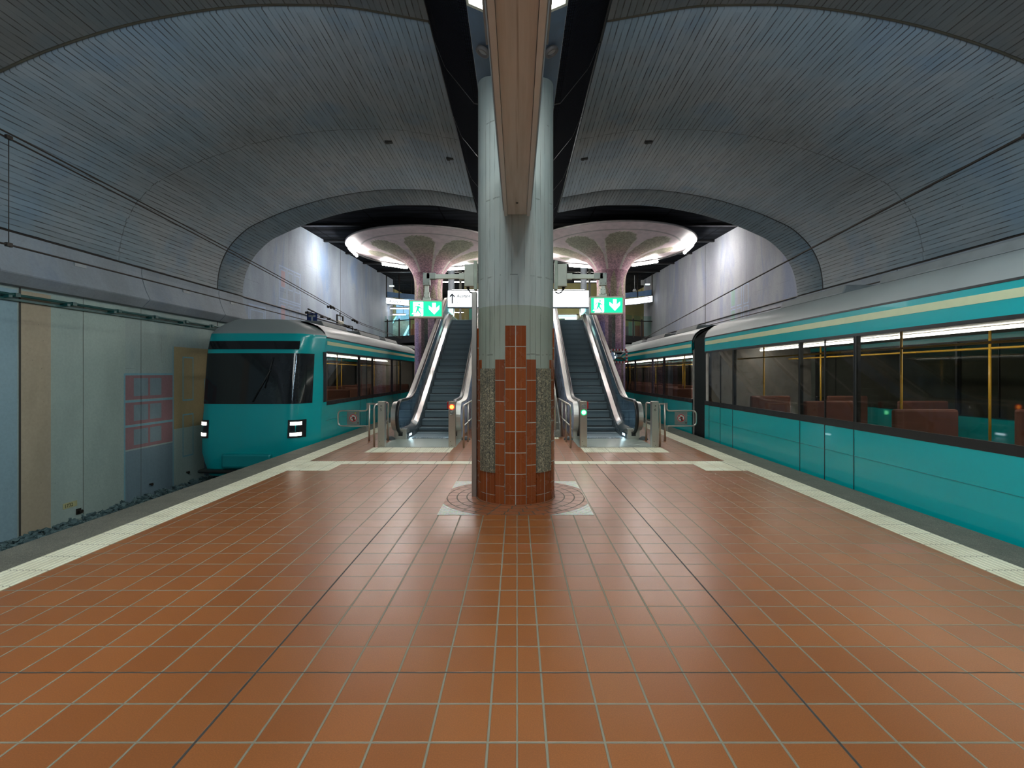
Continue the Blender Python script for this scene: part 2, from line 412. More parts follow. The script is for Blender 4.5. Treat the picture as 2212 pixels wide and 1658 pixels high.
_gx = M_tact.math('MULTIPLY', line(M_tact, M_tact.math('ABSOLUTE', _x), 0.0497, 3.742, 0.013), 0.7)
_c = M_tact.mix(_gx, _c, (0.30, 0.26, 0.17))
_c = M_tact.mix(M_tact.math('MULTIPLY', line(M_tact, _y, 0.302, 0.07, 0.008), 0.85), _c, (0.12, 0.10, 0.07))
M_tact.color(_c); M_tactm = M_tact.m
M_tb = Mat('cream_tactile_tile_cross', 0.5); _P = M_tb.obj(); _x, _y, _z = M_tb.sep(_P)
_c = M_tb.mix(M_tb.step(M_tb.noise(_P, 3.0, 4), 0.35, 0.7), (0.84, 0.81, 0.64), (0.74, 0.68, 0.50))
_c = M_tb.mix(M_tb.math('MULTIPLY', line(M_tb, _x, 0.30, 0.06, 0.010), 0.8), _c, (0.16, 0.14, 0.09))
M_tb.color(_c); M_tactx = M_tb.m
M_steel = steel(); M_steel2 = steel('satin_steel', (0.42, 0.40, 0.37), 0.38)
M_chrome = simple('polished_steel', (0.64, 0.62, 0.60), 0.2, 1.0, 0.03, 1.0)
M_black = simple('black_rubber', (0.012, 0.012, 0.013), 0.35, var=0.05)
M_wire = simple('dark_oxidised_wire', (0.03, 0.022, 0.017), 0.55, 0.4)
M_mesh = mesh_metal(); M_ceil = dark_ceiling()
M_blue = simple('blue_grey_sheet_metal', (0.075, 0.12, 0.18), 0.45, 0.2)
M_beige = simple('beige_sheet_metal', (0.45, 0.33, 0.26), 0.45, 0.0, 0.10, 2.0)
M_beige2 = simple('light_beige_sheet_metal', (0.56, 0.58, 0.60), 0.42, 0.0, 0.05, 2.0)
M_greyside = simple('grey_sheet_metal', (0.28, 0.30, 0.31), 0.5)
M_dark = simple('dark_track_bed', (0.02, 0.02, 0.02), 0.9)
M_white_e = emitter('luminaire_glow', (0.93, 1.0, 0.97), LUM_SOFFIT)
M_side_e = emitter('added_wallwash_glow', (0.60, 0.82, 1.0), LUM_SIDE)
M_ring_e = emitter('ring_tube_glow', (1.0, 0.97, 0.93), LUM_RING)
M_tube_e = emitter('tube_glow', (1.0, 0.94, 0.86), LUM_TUBE)
YB, YV, YE = -13.0, 14.27, 31.8            # back end, end of vaults, end of hall walls
XW = 7.84                                  # springing of the vault from the axis

# ---- platform floor
mb = MB(); mb.box(-3.74, 3.74, YB, 33.0, -1.3, 0.0)
struct(mb.build('floor', M_floor), 'orange terracotta tiled island platform between the two tracks', 'floor')
for s, side in ((-1, 'left'), (1, 'right')):
    mb = MB(); x0, x1 = sorted((s * 4.092, s * 4.586)); mb.box(x0, x1, YB, 33, -1.3, 0.0)
    o = mb.build('trim_1' if s < 0 else 'trim_2', M_cope, bevel=0.01)
    struct(o, f'grey granite coping along the {side} platform edge', 'platform edge')
    # ribbed tactile strip: seven flat ribs with rounded flanks
    a, b = s * 3.742, s * 4.09; prof = [(a, -0.05), (a, 0.003)]
    if s > 0: w = (b - a)
    w = b - a; n = 7
    for i in range(n):
        c = a + w * (i + 0.5) / n; h = w / n
        prof += [(c - h * 0.42, 0.001), (c - h * 0.28, 0.006), (c + h * 0.28, 0.006), (c + h * 0.42, 0.001)]
    prof += [(b, 0.003), (b, -0.05)]
    mb = MB(); mb.extrude(prof, 'y', YB, 33.0)
    o = mb.build('tactile_guide_strip', M_tactm)
    tag(o, f'cream ribbed tactile strip along the {side} platform edge', 'tactile paving', kind='structure')
# studded patches, plain cross band
def studs(x0, x1, y0, y1, name, label, shear=0.0, pitch=0.043):
    mb = MB(); mb.box(x0, x1, y0, y1, -0.02, 0.004)
    nx = int((x1 - x0) / pitch); ny = int((y1 - y0) / pitch)
    for i in range(nx):
        for j in range(ny):
            cx = x0 + (i + 0.5) * (x1 - x0) / nx; cy = y0 + (j + 0.5) * (y1 - y0) / ny
            a = [(cx + 0.016 * math.cos(k * PI / 3), cy + 0.016 * math.sin(k * PI / 3), 0.0041) for k in range(6)]
            b = [(cx + 0.009 * math.cos(k * PI / 3), cy + 0.009 * math.sin(k * PI / 3), 0.0095) for k in range(6)]
            mb.grid([a, b], closed=True); mb.poly(b)
    o = mb.build(name, M_tactx, fix=False)
    return tag(o, label, 'tactile paving', kind='structure')
studs(-3.735, -3.06, 8.12, 8.99, 'studded_tactile_patch', 'cream studded tactile patch beside the left platform edge')
studs(3.06, 3.735, 8.12, 8.99, 'studded_tactile_patch', 'cream studded tactile patch beside the right platform edge')
studs(-3.06, -1.35, 10.0, 10.65, 'studded_tactile_patch', 'cream studded field in front of the left escalator')
studs(1.35, 3.06, 10.0, 10.65, 'studded_tactile_patch', 'cream studded field in front of the right escalator')
studs(-0.1, 1.02, 12.05, 12.35, 'studded_tactile_patch', 'cream tactile field at the foot of the central stairs')
mb = MB(); mb.box(-3.06, 3.06, 8.70, 8.99, -0.02, 0.005)
tag(mb.build('tactile_cross_band', M_tactx), 'plain cream tile band crossing the platform behind the column', 'tactile paving', kind='structure')
mb = MB(); mb.box(-0.875, 0.875, -0.875, 0.875, -0.02, 0.003)
tag(mb.build('column_surround', surround_mat(), loc=(-0.018, 6.44, 0)), 'ring of small floor tiles with pale terrazzo corners around the column', 'floor inlay', kind='structure')

# ---- vault shells
PROF = [(7.835, 3.80), (7.825, 4.0), (7.79, 4.25), (7.716, 4.51), (7.575, 4.80), (7.38, 5.06), (7.05, 5.36), (6.69, 5.55), (6.19, 5.77), (5.6, 5.975),
        (4.98, 6.15), (4.19, 6.30), (3.5, 6.375), (2.9, 6.385), (2.3, 6.365), (1.75, 6.28), (1.15, 6.17)]
def smooth_prof(P, n=5):
    out = []
    for i in range(len(P) - 1):
        p0 = Vector(P[max(i - 1, 0)]); p1 = Vector(P[i]); p2 = Vector(P[i + 1]); p3 = Vector(P[min(i + 2, len(P) - 1)])
        for k in range(n):
            t = k / n
            out.append(tuple(0.5 * ((2 * p1) + (-p0 + p2) * t + (2 * p0 - 5 * p1 + 4 * p2 - p3) * t * t + (-p0 + 3 * p1 - 3 * p2 + p3) * t ** 3)))
    out.append(tuple(P[-1])); return out
PS = smooth_prof(PROF)
GROOVES = [(-1.8, .045), (6.55, .045), (13.1, .05)]
for s, side in ((-1, 'left'), (1, 'right')):
    mb = MB(); sx = 1.0 if s < 0 else 1.02
    acc = [0.0]
    for i in range(1, len(PS)): acc.append(acc[-1] + math.dist(PS[i], PS[i - 1]))
    # normals of the profile (pointing up and out)
    nrm = []
    for i in range(len(PS)):
        a, b = Vector(PS[max(i - 1, 0)]), Vector(PS[min(i + 1, len(PS) - 1)]); d = (b - a).normalized(); nrm.append(Vector((d.y, -d.x)) if (d.y) > 0 else Vector((d.y, -d.x)))
    ys = [YB]
    for g, w in GROOVES: ys += [g - w, g - w + 0.001, g + w - 0.001, g + w]
    ys.append(YV)
    off = [0.0] + [0.0, 0.05, 0.05, 0.0] * len(GROOVES) + [0.0]
    rows, uvs = [], []
    for y, d in zip(ys, off):
        rows.append([((p[0] + abs(nm.x) * d) * s * sx, y, p[1] + abs(nm.y) * d) for p, nm in zip(PS, nrm)])
        uvs.append([(a, y) for a in acc])
    mb.grid(rows, M_vault, uvs=uvs, smooth=True, flip=(s > 0))
    # outer skin and end faces give the shell its real thickness
    T = 0.35
    outr = [[((p[0] + abs(nm.x) * T) * s * sx, y, p[1] + abs(nm.y) * T) for p, nm in zip(PS, nrm)] for y in (YB, YV)]
    mb.grid(outr, M_vault, uvs=[[(a, y) for a in acc] for y in (YB, YV)], flip=(s < 0))
    for q, y in ((0, YB), (-1, YV)):
        mb.grid([rows[q], outr[0 if q == 0 else 1]], M_vault, uvs=[[(a, 0) for a in acc], [(a, T) for a in acc]], smooth=False)
    mb.poly([rows[0][0], rows[-1][0], outr[1][0], outr[0][0]], M_vault); mb.poly([rows[0][-1], rows[-1][-1], outr[1][-1], outr[0][-1]], M_vault)
    o = mb.build('ceiling_vault_' + side, fix=False)
    struct(o, f'board-formed grey concrete barrel vault over the {side} track', 'ceiling')
    # joint sealing strips lie in the grooves
    for g, w in GROOVES[1:]:
        m2 = MB(); pth = [((p[0] + abs(nm.x) * 0.035) * s * sx, g, p[1] + abs(nm.y) * 0.035) for p, nm in zip(PS, nrm)]
        m2.tube(pth, 0.026, n=8)
        tag(m2.build('joint_seal', (simple('joint_sealant', (0.085, 0.078, 0.055), 0.8) if g < 10 else simple('joint_sealant_dark', (0.03, 0.03, 0.03), 0.8))), f'curved joint seal in the {side} vault, ' + ('near the camera' if g < 10 else 'near its far edge'), 'joint', kind='structure')
# small cast-in boxes in the vaults
for x, y, sd in ((-2.66, 10.35, 'left'), (-1.45, 10.8, 'left'), (1.45, 10.8, 'right'), (2.72, 10.35, 'right')):
    zi = min(PROF, key=lambda p: abs(p[0] - abs(x)))[1]
    z = 6.385 if abs(x) > 2 else 6.235
    mb = MB(); mb.box(-.075, .075, -.04, .04, -.035, .03); mb.box(-.06, .0, -.03, .03, -.05, -.03)
    wh = 'outer' if abs(x) > 2 else 'inner'
    tag(mb.build('ceiling_socket_box', simple('dark_recess', (0.03, 0.03, 0.028), 0.8), loc=(x, y, z)), f'small dark socket box in the {sd} vault, {wh} of the two', 'socket box')

# ---- track walls
def side_x(s): return s * (7.90 if s < 0 else 8.06)
def WP(s, px, py):
    """a point of the side wall seen at a place of the frame -> (Y, z)"""
    X = abs(side_x(s)); Y = X * F / abs(px - 1117.0); return Y, H + (807.0 - py) * Y / F
paints = {
    'paint_tan': (0.44, 0.36, 0.25), 'paint_blue': (0.26, 0.38, 0.42), 'paint_green': (0.36, 0.44, 0.39),
    'paint_red': (0.30, 0.16, 0.17), 'paint_line': (0.20, 0.38, 0.44), 'paint_orange': (0.40, 0.30, 0.15), 'paint_brown': (0.26, 0.25, 0.22),
    'paint_slate': (0.17, 0.24, 0.28), 'paint_pink': (0.44, 0.33, 0.36), 'paint_lav': (0.34, 0.43, 0.60), 'paint_mint': (0.27, 0.40, 0.35), 'paint_pane': (0.20, 0.27, 0.30), 'paint_plum': (0.20, 0.15, 0.17)}
PM = {}
for k, c in paints.items():
    PM[k] = concrete(k, c, tuple(q * 0.86 for q in c), blue=tuple(q * 0.75 for q in c), bl=0.35, pores=0.8, lines=False)
for s, side in ((-1, 'left'), (1, 'right')):
    mb = MB(); X = side_x(s); mw = M_wall
    def quad(y0, y1, z0, z1, m, d=0.0):
        x = X - s * d
        mb.poly([(x, y0, z0), (x, y1, z0), (x, y1, z1), (x, y0, z1)], m)
    quad(YB, YV, -1.3, 3.9, mw)
    zc = lambda y: 6.95 + 0.045 * (y - 18.3)
    mb.poly([(X, YV, -1.3), (X, YE, -1.3), (X, YE, zc(YE)), (X, YV, zc(YV))], M_wall2 if s < 0 else M_wallR)
    XO = X + s * 0.4
    mb.poly([(X, YE, -1.3), (XO, YE, -1.3), (XO, YE, zc(YE)), (X, YE, zc(YE))], M_wall2)
    mb.poly([(XO, YB, -1.3), (XO, YE, -1.3), (XO, YE, zc(YE)), (XO, YB, 3.9)], mw)
    # expansion joints
    mj = simple('wall_joint', (0.05, 0.045, 0.035), 0.8)
    js = [7.94, 13.18, 22.35] if s < 0 else [13.0, 21.4]
    for y in js: quad(y - 0.018, y + 0.018, -1.2, 3.9 if y < YV else zc(y), mj, 0.004)
    for y in ([9.1, 10.5, 17.3, 28.6] if s < 0 else [17.6, 27.5]): quad(y - 0.005, y + 0.005, -1.2, 3.9 if y < YV else zc(y), mj, 0.003)
    zt = 2.9
    if s < 0:
        quad(4.0, 7.9, -1.3, zt, PM['paint_blue'], .001); quad(7.94, 8.47, -1.3, zt, PM['paint_tan'], .001)
        quad(8.47, 10.08, -1.3, zt, PM['paint_green'], .001)
        # painted facade of windows on the wall
        yA, yB_ = 10.08, 11.46
        quad(yA, yB_, -1.3, 0.0, PM['paint_slate'], .002)
        for z0, z1 in ((1.04, 1.54), (0.53, 0.985), (0.03, 0.48)):
            quad(yA, yB_, z0, z1, PM['paint_red'], .002)
            quad(10.30, 10.70, z0 + .07, z1 - .055, PM['paint_pane'], .003); quad(10.76, 11.10, z0 + .07, z1 - .055, PM['paint_pane'], .003)
            quad(yA, yB_, z1, z1 + .045, PM['paint_line'], .003)
        quad(yA - .04, yA, -1.2, 1.58, PM['paint_line'], .003); quad(yB_, yB_ + .04, -1.2, 2.2, PM['paint_line'], .003)
        quad(11.5, 12.9, 0.3, 2.2, PM['paint_orange'], .002); quad(11.5, 12.9, -1.2, 0.3, PM['paint_green'], .002)
        def frame(y0, y1, z0, z1, t=.035, m='paint_line', d=.004):
            quad(y0, y1, z0, z0 + t, PM[m], d); quad(y0, y1, z1 - t, z1, PM[m], d); quad(y0, y0 + t, z0 + t, z1 - t, PM[m], d); quad(y1 - t, y1, z0 + t, z1 - t, PM[m], d)
        frame(11.8, 12.2, 0.93, 1.98); frame(11.8, 12.2, -0.4, 0.62)
        quad(12.62, 14.1, 0.35, 1.45, PM['paint_brown'], .003); frame(12.62, 14.1, 0.35, 1.45)
        for y in (13.0, 13.4, 13.72): quad(y, y + .025, .38, 1.42, PM['paint_line'], .004)
        quad(12.62, 14.1, -.2, .33, PM['paint_plum'], .003); quad(12.62, 14.1, -1.2, -.2, PM['paint_slate'], .003)
        for y0, y1, z0, z1, m in ((14.3, 15.1, 1.7, 2.4, 'paint_red'), (14.3, 15.1, .4, 1.2, 'paint_plum'), (15.5, 16.3, .4, 1.9, 'paint_orange'), (17, 19, .3, 2.1, 'paint_plum')):
            quad(y0, y1, z0, z1, PM[m], .002); frame(y0, y1, z0, z1, d=.003)
        # outlined windows in the tall wall beyond the vault
        for r, (z0, z1) in enumerate(((4.07, 5.20), (2.6, 4.03))):
            frame(16.58, 18.25, z0, z1, .045, 'paint_lav', .002)
            for y in (17.13, 17.68): quad(y, y + .04, z0, z1, PM['paint_lav'], .003)
            zz = z1 - .12; zl = zz - (.62 if r == 0 else 1.2)
            for k, y in enumerate((16.68, 17.24, 17.78)): frame(y, y + .38, zl, zz, .035, 'paint_lav', .004)
            quad(16.73, 17.02, zl + .04, zz - .04, PM['paint_pink'], .003)
        frame(14.7, 15.7, 2.9, 3.65, .045, 'paint_lav', .002); frame(14.8, 15.6, 2.6, 3.5, .03, 'paint_lav', .002)
    else:
        quad(YB, YV, -1.3, zt, PM['paint_green'], .001)
        def frame(y0, y1, z0, z1, t=.035, m='paint_lav', d=.002):
            quad(y0, y1, z0, z0 + t, PM[m], d); quad(y0, y1, z1 - t, z1, PM[m], d); quad(y0, y0 + t, z0 + t, z1 - t, PM[m], d); quad(y1 - t, y1, z0 + t, z1 - t, PM[m], d)
        for z0, z1 in ((4.05, 4.75), (3.2, 3.98), (2.2, 3.1)):
            for k, y in enumerate((17.4, 17.95, 18.45)):
                frame(y, y + .40, z0, z1); 
            quad(18.5, 18.8, z0 + .06, z1 - .06, PM['paint_mint'], .003)
    struct(mb.build('wall_' + side, fix=False), f'{side} concrete track wall with painted window murals', 'wall')
    # cove panels under the springing line
    edges = [-13, -7.2, -1.5, 4.2, 7.4 if s < 0 else 7.0, 10.42 if s < 0 else 10.5, 13.12, YV]
    CP = [(7.82, 3.76), (7.825, 3.66), (7.81, 3.55), (7.775, 3.42), (7.725, 3.28), (7.66, 3.145), (7.65, 3.12), (7.66, 3.10), (7.80, 2.955), (7.885, 2.94), (7.885, 3.76)]
    for i in range(len(edges) - 1):
        mb = MB(); k = abs(X) - 7.90
        mb.extrude([((p[0] + k) * s, p[1]) for p in CP], 'y', edges[i] + .012, edges[i + 1] - .012 + (0.012 if i == len(edges) - 2 else 0))
        # shallow lengthwise flutes and two inset inspection plates
        if edges[i] > 3:
            yc = (edges[i] + edges[i + 1]) / 2
            mb.box(*(sorted(((7.775 + k) * s, (7.80 + k) * s))), yc - .12, yc + .12, 3.47, 3.56, M_greyside)
            mb.mats.insert(0, M_scoop); mb.m = [0] * (len(mb.m) - 6) + [1] * 6
            mb.mats = [M_scoop, M_greyside]
        o = mb.build('trim_cove_' + side, M_scoop)
        struct(o, f'curved grey cove panel under the {side} vault, number {i + 1} from behind the camera', 'cove panel')
    # rail pipe on brackets under the cove
    gp = simple('dark_green_pipe', (0.01, 0.075, 0.07), 0.4)
    t = thing('wall_pipe', f'dark green pipe on brackets high along the {side} track wall', 'pipe', (0, 0, 0))
    mb = MB(); mb.tube([(s * (abs(X) - .09), 4.0, 2.80), (s * (abs(X) - .09), YV + 6, 2.80)], .022, n=10); mb.build('pipe', gp, t)
    mb = MB(); mb.box(*sorted((s * (abs(X) - .05), s * (abs(X)))), 4.0, YV + 6, 2.715, 2.75); mb.build('rail', gp, t)
    for j in range(12):
        y = 6.67 + j; mb = MB(); mb.box(*sorted((s * (abs(X) - .13), s * abs(X))), y - .03, y + .03, 2.745, 2.785); mb.box(*sorted((s * (abs(X) - .13), s * (abs(X) - .05))), y + .08, y + .16, 2.77, 2.83)
        mb.build('bracket', gp, t)
# number plate and wall stud, low on the left wall
xw = side_x(-1)
p = thing('number_plate', 'small yellow number plate low on the left track wall', 'sign', (xw + .003, 8.83, -.74))
mb = MB(); mb.box(0, .006, -.14, .14, -.05, .05); mb.build('plate', simple('aged_yellow', (0.42, 0.40, 0.20), 0.5), p, bevel=.003)
text('1732', .088, simple('plate_ink', (0.05, 0.05, 0.03), 0.6, var=0), p, (.0075, -.12, -.03), (PI / 2, 0, PI / 2))
mb = MB(); mb.tube([(0, 0, 0), (.07, 0, 0)], .022); mb.tube([(.05, 0, 0), (.075, 0, -.0)], .034, n=6); mb.box(.0, .012, -.05, .05, -.05, .05)
tag(mb.build('wall_bolt', M_wire, loc=(xw, 9.0, -.90)), 'dark bolt sticking out of the left wall below the number plate', 'bolt')
for y, z, w in ((11.95, -.78, 'third'), (10.75, -.80, 'second')):
    mb = MB(); mb.tube([(0, 0, 0), (.06, 0, 0)], .02); mb.tube([(.045, 0, 0), (.065, 0, 0)], .032, n=6)
    tag(mb.build('wall_bolt', M_wire, loc=(xw, y, z)), f'dark bolt low on the left wall, {w} from the camera', 'bolt')

# ---- track beds: slab, ballast, sleepers, rails
def rock(r):
    pts = []; 
    for k in range(7): 
        v = Vector((random.gauss(0, 1), random.gauss(0, 1), random.gauss(0, 1))).normalized() * r * random.uniform(.7, 1.25); v.z *= .7; pts.append(v)
    return pts
def ballast(s):
    M = Mat('ballast_stone', 0.85); P = M.obj(); v = M.white(M.voro(P, 12.0, out=1))
    M.color(M.mix(v, (0.035, 0.07, 0.075), (0.12, 0.18, 0.18)))
    bm = bmesh.new()
    def add(x, y, z, r):
        vs = [bm.verts.new((p.x + x, p.y + y, p.z + z)) for p in rock(r)]
        try: bmesh.ops.convex_hull(bm, input=vs, use_existing_faces=False)
        except Exception: pass
    for _ in range(2600 if s < 0 else 500):
        y = 6.5 + 16 * random.random() ** 1.6; x = random.uniform(7.35, 7.80); add(s * x, y, -1.06 + random.uniform(-.01, .06) + .12 * max(0, (x - 7.5)) , random.uniform(.035, .07))
    loose = [v for v in bm.verts if not v.link_faces]; bmesh.ops.delete(bm, geom=loose, context='VERTS')
    me = bpy.data.meshes.new('ballast'); bm.to_mesh(me); bm.free(); me.materials.append(M.m)
    return bpy.data.objects.new('ballast', me)
for s, side in ((-1, 'left'), (1, 'right')):
    mb = MB(); x0, x1 = sorted((s * 4.3, s * 7.95)); mb.box(x0, x1, YB, 45, -1.3, -1.08)
    struct(mb.build('floor_track_' + side, M_dark), f'dark bed of the {side} track', 'track bed')
    o = ballast(s); COL.objects.link(o)
    tag(o, f'crushed stone ballast lying along the foot of the {side} track wall', 'ballast', kind='stuff')
    for dx in (-.7175, .7175):
        mb = MB(); xc = s * 6.02 + dx; mb.extrude([(xc - .065, -1.05), (xc + .065, -1.05), (xc + .065, -1.035), (xc + .01, -1.02), (xc + .01, -.93), (xc + .035, -.91), (xc + .035, -.88), (xc - .035, -.88), (xc - .035, -.91), (xc - .01, -.93), (xc - .01, -1.02), (xc - .065, -1.035)], 'y', YB, 45)
        tag(mb.build('track_rail', M_steel2), f'steel rail of the {side} track, ' + ('nearer the platform' if dx * s < 0 else 'nearer the wall'), 'rail', kind='structure')
# ---- spine between the vaults
t = mb = MB()
SP = [(0.0, 5.08), (0.51, 5.30), (0.51, 5.42), (0.0, 5.25)]
for s, side in ((-1, 'left'), (1, 'right')):
    def sof(y0, y1, x0=0.0, x1=.51):
        z = lambda x: 5.08 + x * .43
        m = MB(); m.extrude([(s * x0, z(x0)), (s * x1, z(x1)), (s * x1, z(x1) + .03), (s * x0, z(x0) + .03)], 'y', y0, y1); return m
    for i, (a, b) in enumerate(((5.06, 7.4), (10.0, 10.5), (13.2, 14.0), (1.85, 2.05), (-1.15, -.95), (-4.15, -3.95), (-13, -6.95))):
        struct(sof(a, b).build('ceiling_soffit_' + side, M_blue), f'blue-grey soffit plate {i + 1} of the spine, {side} half', 'soffit')
    # wide luminaires in the soffit
    for i, (a, b) in enumerate(((2.05, 5.06), (-.95, 1.85), (-3.95, -1.15), (-6.95, -4.15), (7.4, 10.0), (10.5, 13.2))):
        z = lambda x: 5.08 + x * .43
        L = thing('soffit_luminaire', f'bright white luminaire in the spine soffit {side} of the beam, ' + ('its end nearest the column' if i == 0 else ('behind the column' if i > 3 else 'above or behind the viewer')), 'ceiling light', (0, 0, 0), group=None if i == 0 else (f'soffit luminaires {side} side, behind the column' if i > 3 else f'soffit luminaires {side} of the beam behind the first'))
        m = MB(); m.extrude([(s * .17, z(.17) + .012), (s * .47, z(.47) + .012), (s * .47, z(.47) + .03), (s * .17, z(.17) + .03)], 'y', a + .05, b - .05); m.build('diffuser', M_white_e, L)
        m = MB()
        m.extrude([(s * .0, z(.0)), (s * .15, z(.15)), (s * .15, z(.15) + .09), (s * .0, z(.0) + .09)], 'y', a, b)
        m.extrude([(s * .485, z(.485)), (s * .51, z(.51)), (s * .51, z(.51) + .09), (s * .485, z(.485) + .09)], 'y', a, b)
        for y in (a, b - .04): m.extrude([(s * .0, z(.0) - .0), (s * .5, z(.5)), (s * .5, z(.5) + .09), (s * .0, z(.0) + .09)], 'y', y, y + .04)
        m.build('frame', simple('cream_frame', (0.45, 0.44, 0.36), 0.5), L)
    # round loudspeaker below the soffit plate
    mb = MB(); mb.lathe([(.045, -.03), (.05, .0), (.075, .0), (.085, -.02), (.08, -.045), (.06, -.05), (.05, -.03)], n=28)
    sp = thing('ceiling_speaker', f'round grey ring speaker in the soffit on the {side} of the beam', 'speaker', (s * .375, 5.62, 5.215))
    sp.rotation_euler = (0, -s * .42, 0)
    mb.build('ring', simple('speaker_ring', (0.10, 0.09, 0.09), 0.5), sp)
    mb = MB(); mb.lathe([(.0, -.025), (.05, -.028)], n=28); mb.build('grille', simple('speaker_grille', (0.30, 0.31, 0.32), 0.6), sp)
    M_fl = emitter('added_flank_glow', (0.88, 0.97, 1.0), LUM_FLANK)  # panels added out of view to spread light over column and vaults
    for a, b in ((1.7, 3.2), (-1.2, 1.5), (-4.4, -1.7), (-8.0, -5.2)):
        L = thing('added_flank_light', f'added inclined light panel under the {side} mesh of the spine, above the viewer', 'ceiling light', (0, 0, 0), group=f'added inclined light panels on the {side} of the spine')
        m = MB(); m.poly([(s * .585, a, 5.27), (s * .585, b, 5.27), (s * .96, b, 5.72), (s * .96, a, 5.72)]); m.build('diffuser', M_fl, L, fix=False)
        m = MB(); m.extrude([(s * .58, 5.26), (s * .60, 5.29), (s * .955, 5.745), (s * .985, 5.74), (s * .985, 5.76), (s * .94, 5.765), (s * .565, 5.29)], 'y', a, b); m.build('housing', M_black, L)
    # folded expanded metal panels closing the gap to the vault
    seg = [-13, -9, -5, -1.5, 1.7, 4.5, 6.95, 8.95, 10.9, 12.7, YV]
    for i in range(len(seg) - 1):
        a, b = seg[i] + .01, seg[i + 1] - .01
        X1 = 1.155; z1 = 6.23
        pr = [(.515, 5.31), (.60, 5.33), (.98, 5.80), (X1, z1)]
        m = MB(); d = 0
        ac = [0, .08, .68, 1.1]
        m.grid([[(s * x, y, z) for x, z in pr] for y in (a, b)], M_mesh, uvs=[[(q, y) for q in ac] for y in (a, b)], smooth=False)
        m.grid([[(s * (x + .02), y, z + .03) for x, z in pr] for y in (a, b)], M_mesh, uvs=[[(q, y) for q in ac] for y in (a, b)], smooth=False)
        for y in (a, b):
            m.extrude([(s * (x), z) for x, z in pr] + [(s * (x + .03), z + .05) for x, z in pr[::-1]], 'y', y - .012, y + .012, M_black)
        m.extrude([(s * (X1 - .03), z1 - .05), (s * (X1 + .01), z1 - .05), (s * (X1 + .01), z1 + .08), (s * (X1 - .03), z1 + .08)], 'y', a, b, M_black)
        tag(m.build('mesh_panel', fix=False), f'dark expanded metal panel {i + 1} along the {side} side of the spine', 'ceiling panel', kind='structure')
mb = MB(); mb.box(-1.2, 1.2, YB, YV, 6.5, 6.7); struct(mb.build('ceiling_spine_slab', M_black), 'dark slab above the spine between the vaults', 'ceiling')

# ---- beige cable beam
b = thing('cable_beam', 'long beige box beam hanging under the spine in front of the column', 'beam', (0, 0, 0))
y0, y1 = -12.8, 5.97
mb = MB(); mb.extrude([(-.112, 3.475), (.112, 3.475), (.112, 3.50), (-.112, 3.50)], 'y', y0, y1)
M = Mat('beige_beam_underside', 0.45); P = M.obj(); x, y, z = M.sep(P)
n = M.noise(M.scale(P, (14, .6, 1)), 1.3, 5, 0.6)
c = M.mix(M.step(n, .35, .7), (0.56, 0.57, 0.57), (0.46, 0.46, 0.45))
c = M.mix(M.math('MULTIPLY', M.step(M.math('ABSOLUTE', M.math('ADD', x, M.math('MULTIPLY', M.math('SUBTRACT', n, .5), .03))), .0, .018, 1, 0), M.step(M.noise(M.scale(P, (30, .7, 1)), 1.5, 4), .45, .62, 0, .6)), c, (0.20, 0.15, 0.12))
M.color(c); mb.build('underside', M.m, b)
for s in (-1, 1):
    mb = MB(); mb.extrude([(s * .115, 3.455), (s * .152, 3.455), (s * .196, 3.90), (s * .196, 3.955), (s * .16, 3.955), (s * .115, 3.52)], 'y', y0, y1 + (.0)); mb.build('flange', M_beige2, b)
    mb = MB(); mb.extrude([(s * .157, 3.50), (s * .163, 3.50), (s * .205, 3.90), (s * .205, 4.0), (s * .199, 4.0), (s * .199, 3.90)], 'y', y0, y1 - .06); mb.build('side_plate', M_greyside, b)
mb = MB(); mb.box(-.2, .2, y0, y1, 3.955, 3.98); mb.build('cover', M_greyside, b)
for y in (-9, -6, -3, 0, 2.9):
    mb = MB(); mb.box(-.02, .02, y - .02, y + .02, 3.98, 5.2); mb.build('hanger', M_steel2, b)
for k, y in enumerate((3.0, 1.4, -.2, -1.8, -3.4, -5.0)):  # unseen lamps added on the beam to brighten the vaults
    for s in (-1, 1):
        L = thing('added_wallwash', f"added slim sideways-facing luminaire on top of the beige beam, {'left' if s < 0 else 'right'} side", 'ceiling light', (s * .2, y, 4.006), group=f"added wallwash luminaires on the {'left' if s < 0 else 'right'} of the beam")
        mb = MB(); mb.extrude([(0, 0), (s * .03, 0), (s * .03, .012), (s * -.02, .012), (s * -.05, .12), (s * -.02, .128), (s * -.02, .14), (s * -.08, .14), (s * -.08, 0)], 'y', -.7, .7); mb.build('housing', M_greyside, L)
        mb = MB(); mb.poly([(s * -.012, -.68, .016), (s * -.012, .68, .016), (s * -.045, .68, .118), (s * -.045, -.68, .118)]); mb.build('diffuser', M_side_e, L, fix=False)
mb = MB(); mb.box(-.012, .012, 5.55, 5.575, 3.468, 3.476); mb.build('latch', M_black, b)
mb = MB(); mb.box(-.112, .112, y1 - .01, y1, 3.50, 3.95); mb.build('end_plate', simple('olive_beige_metal', (0.36, 0.31, 0.22), 0.5), b)

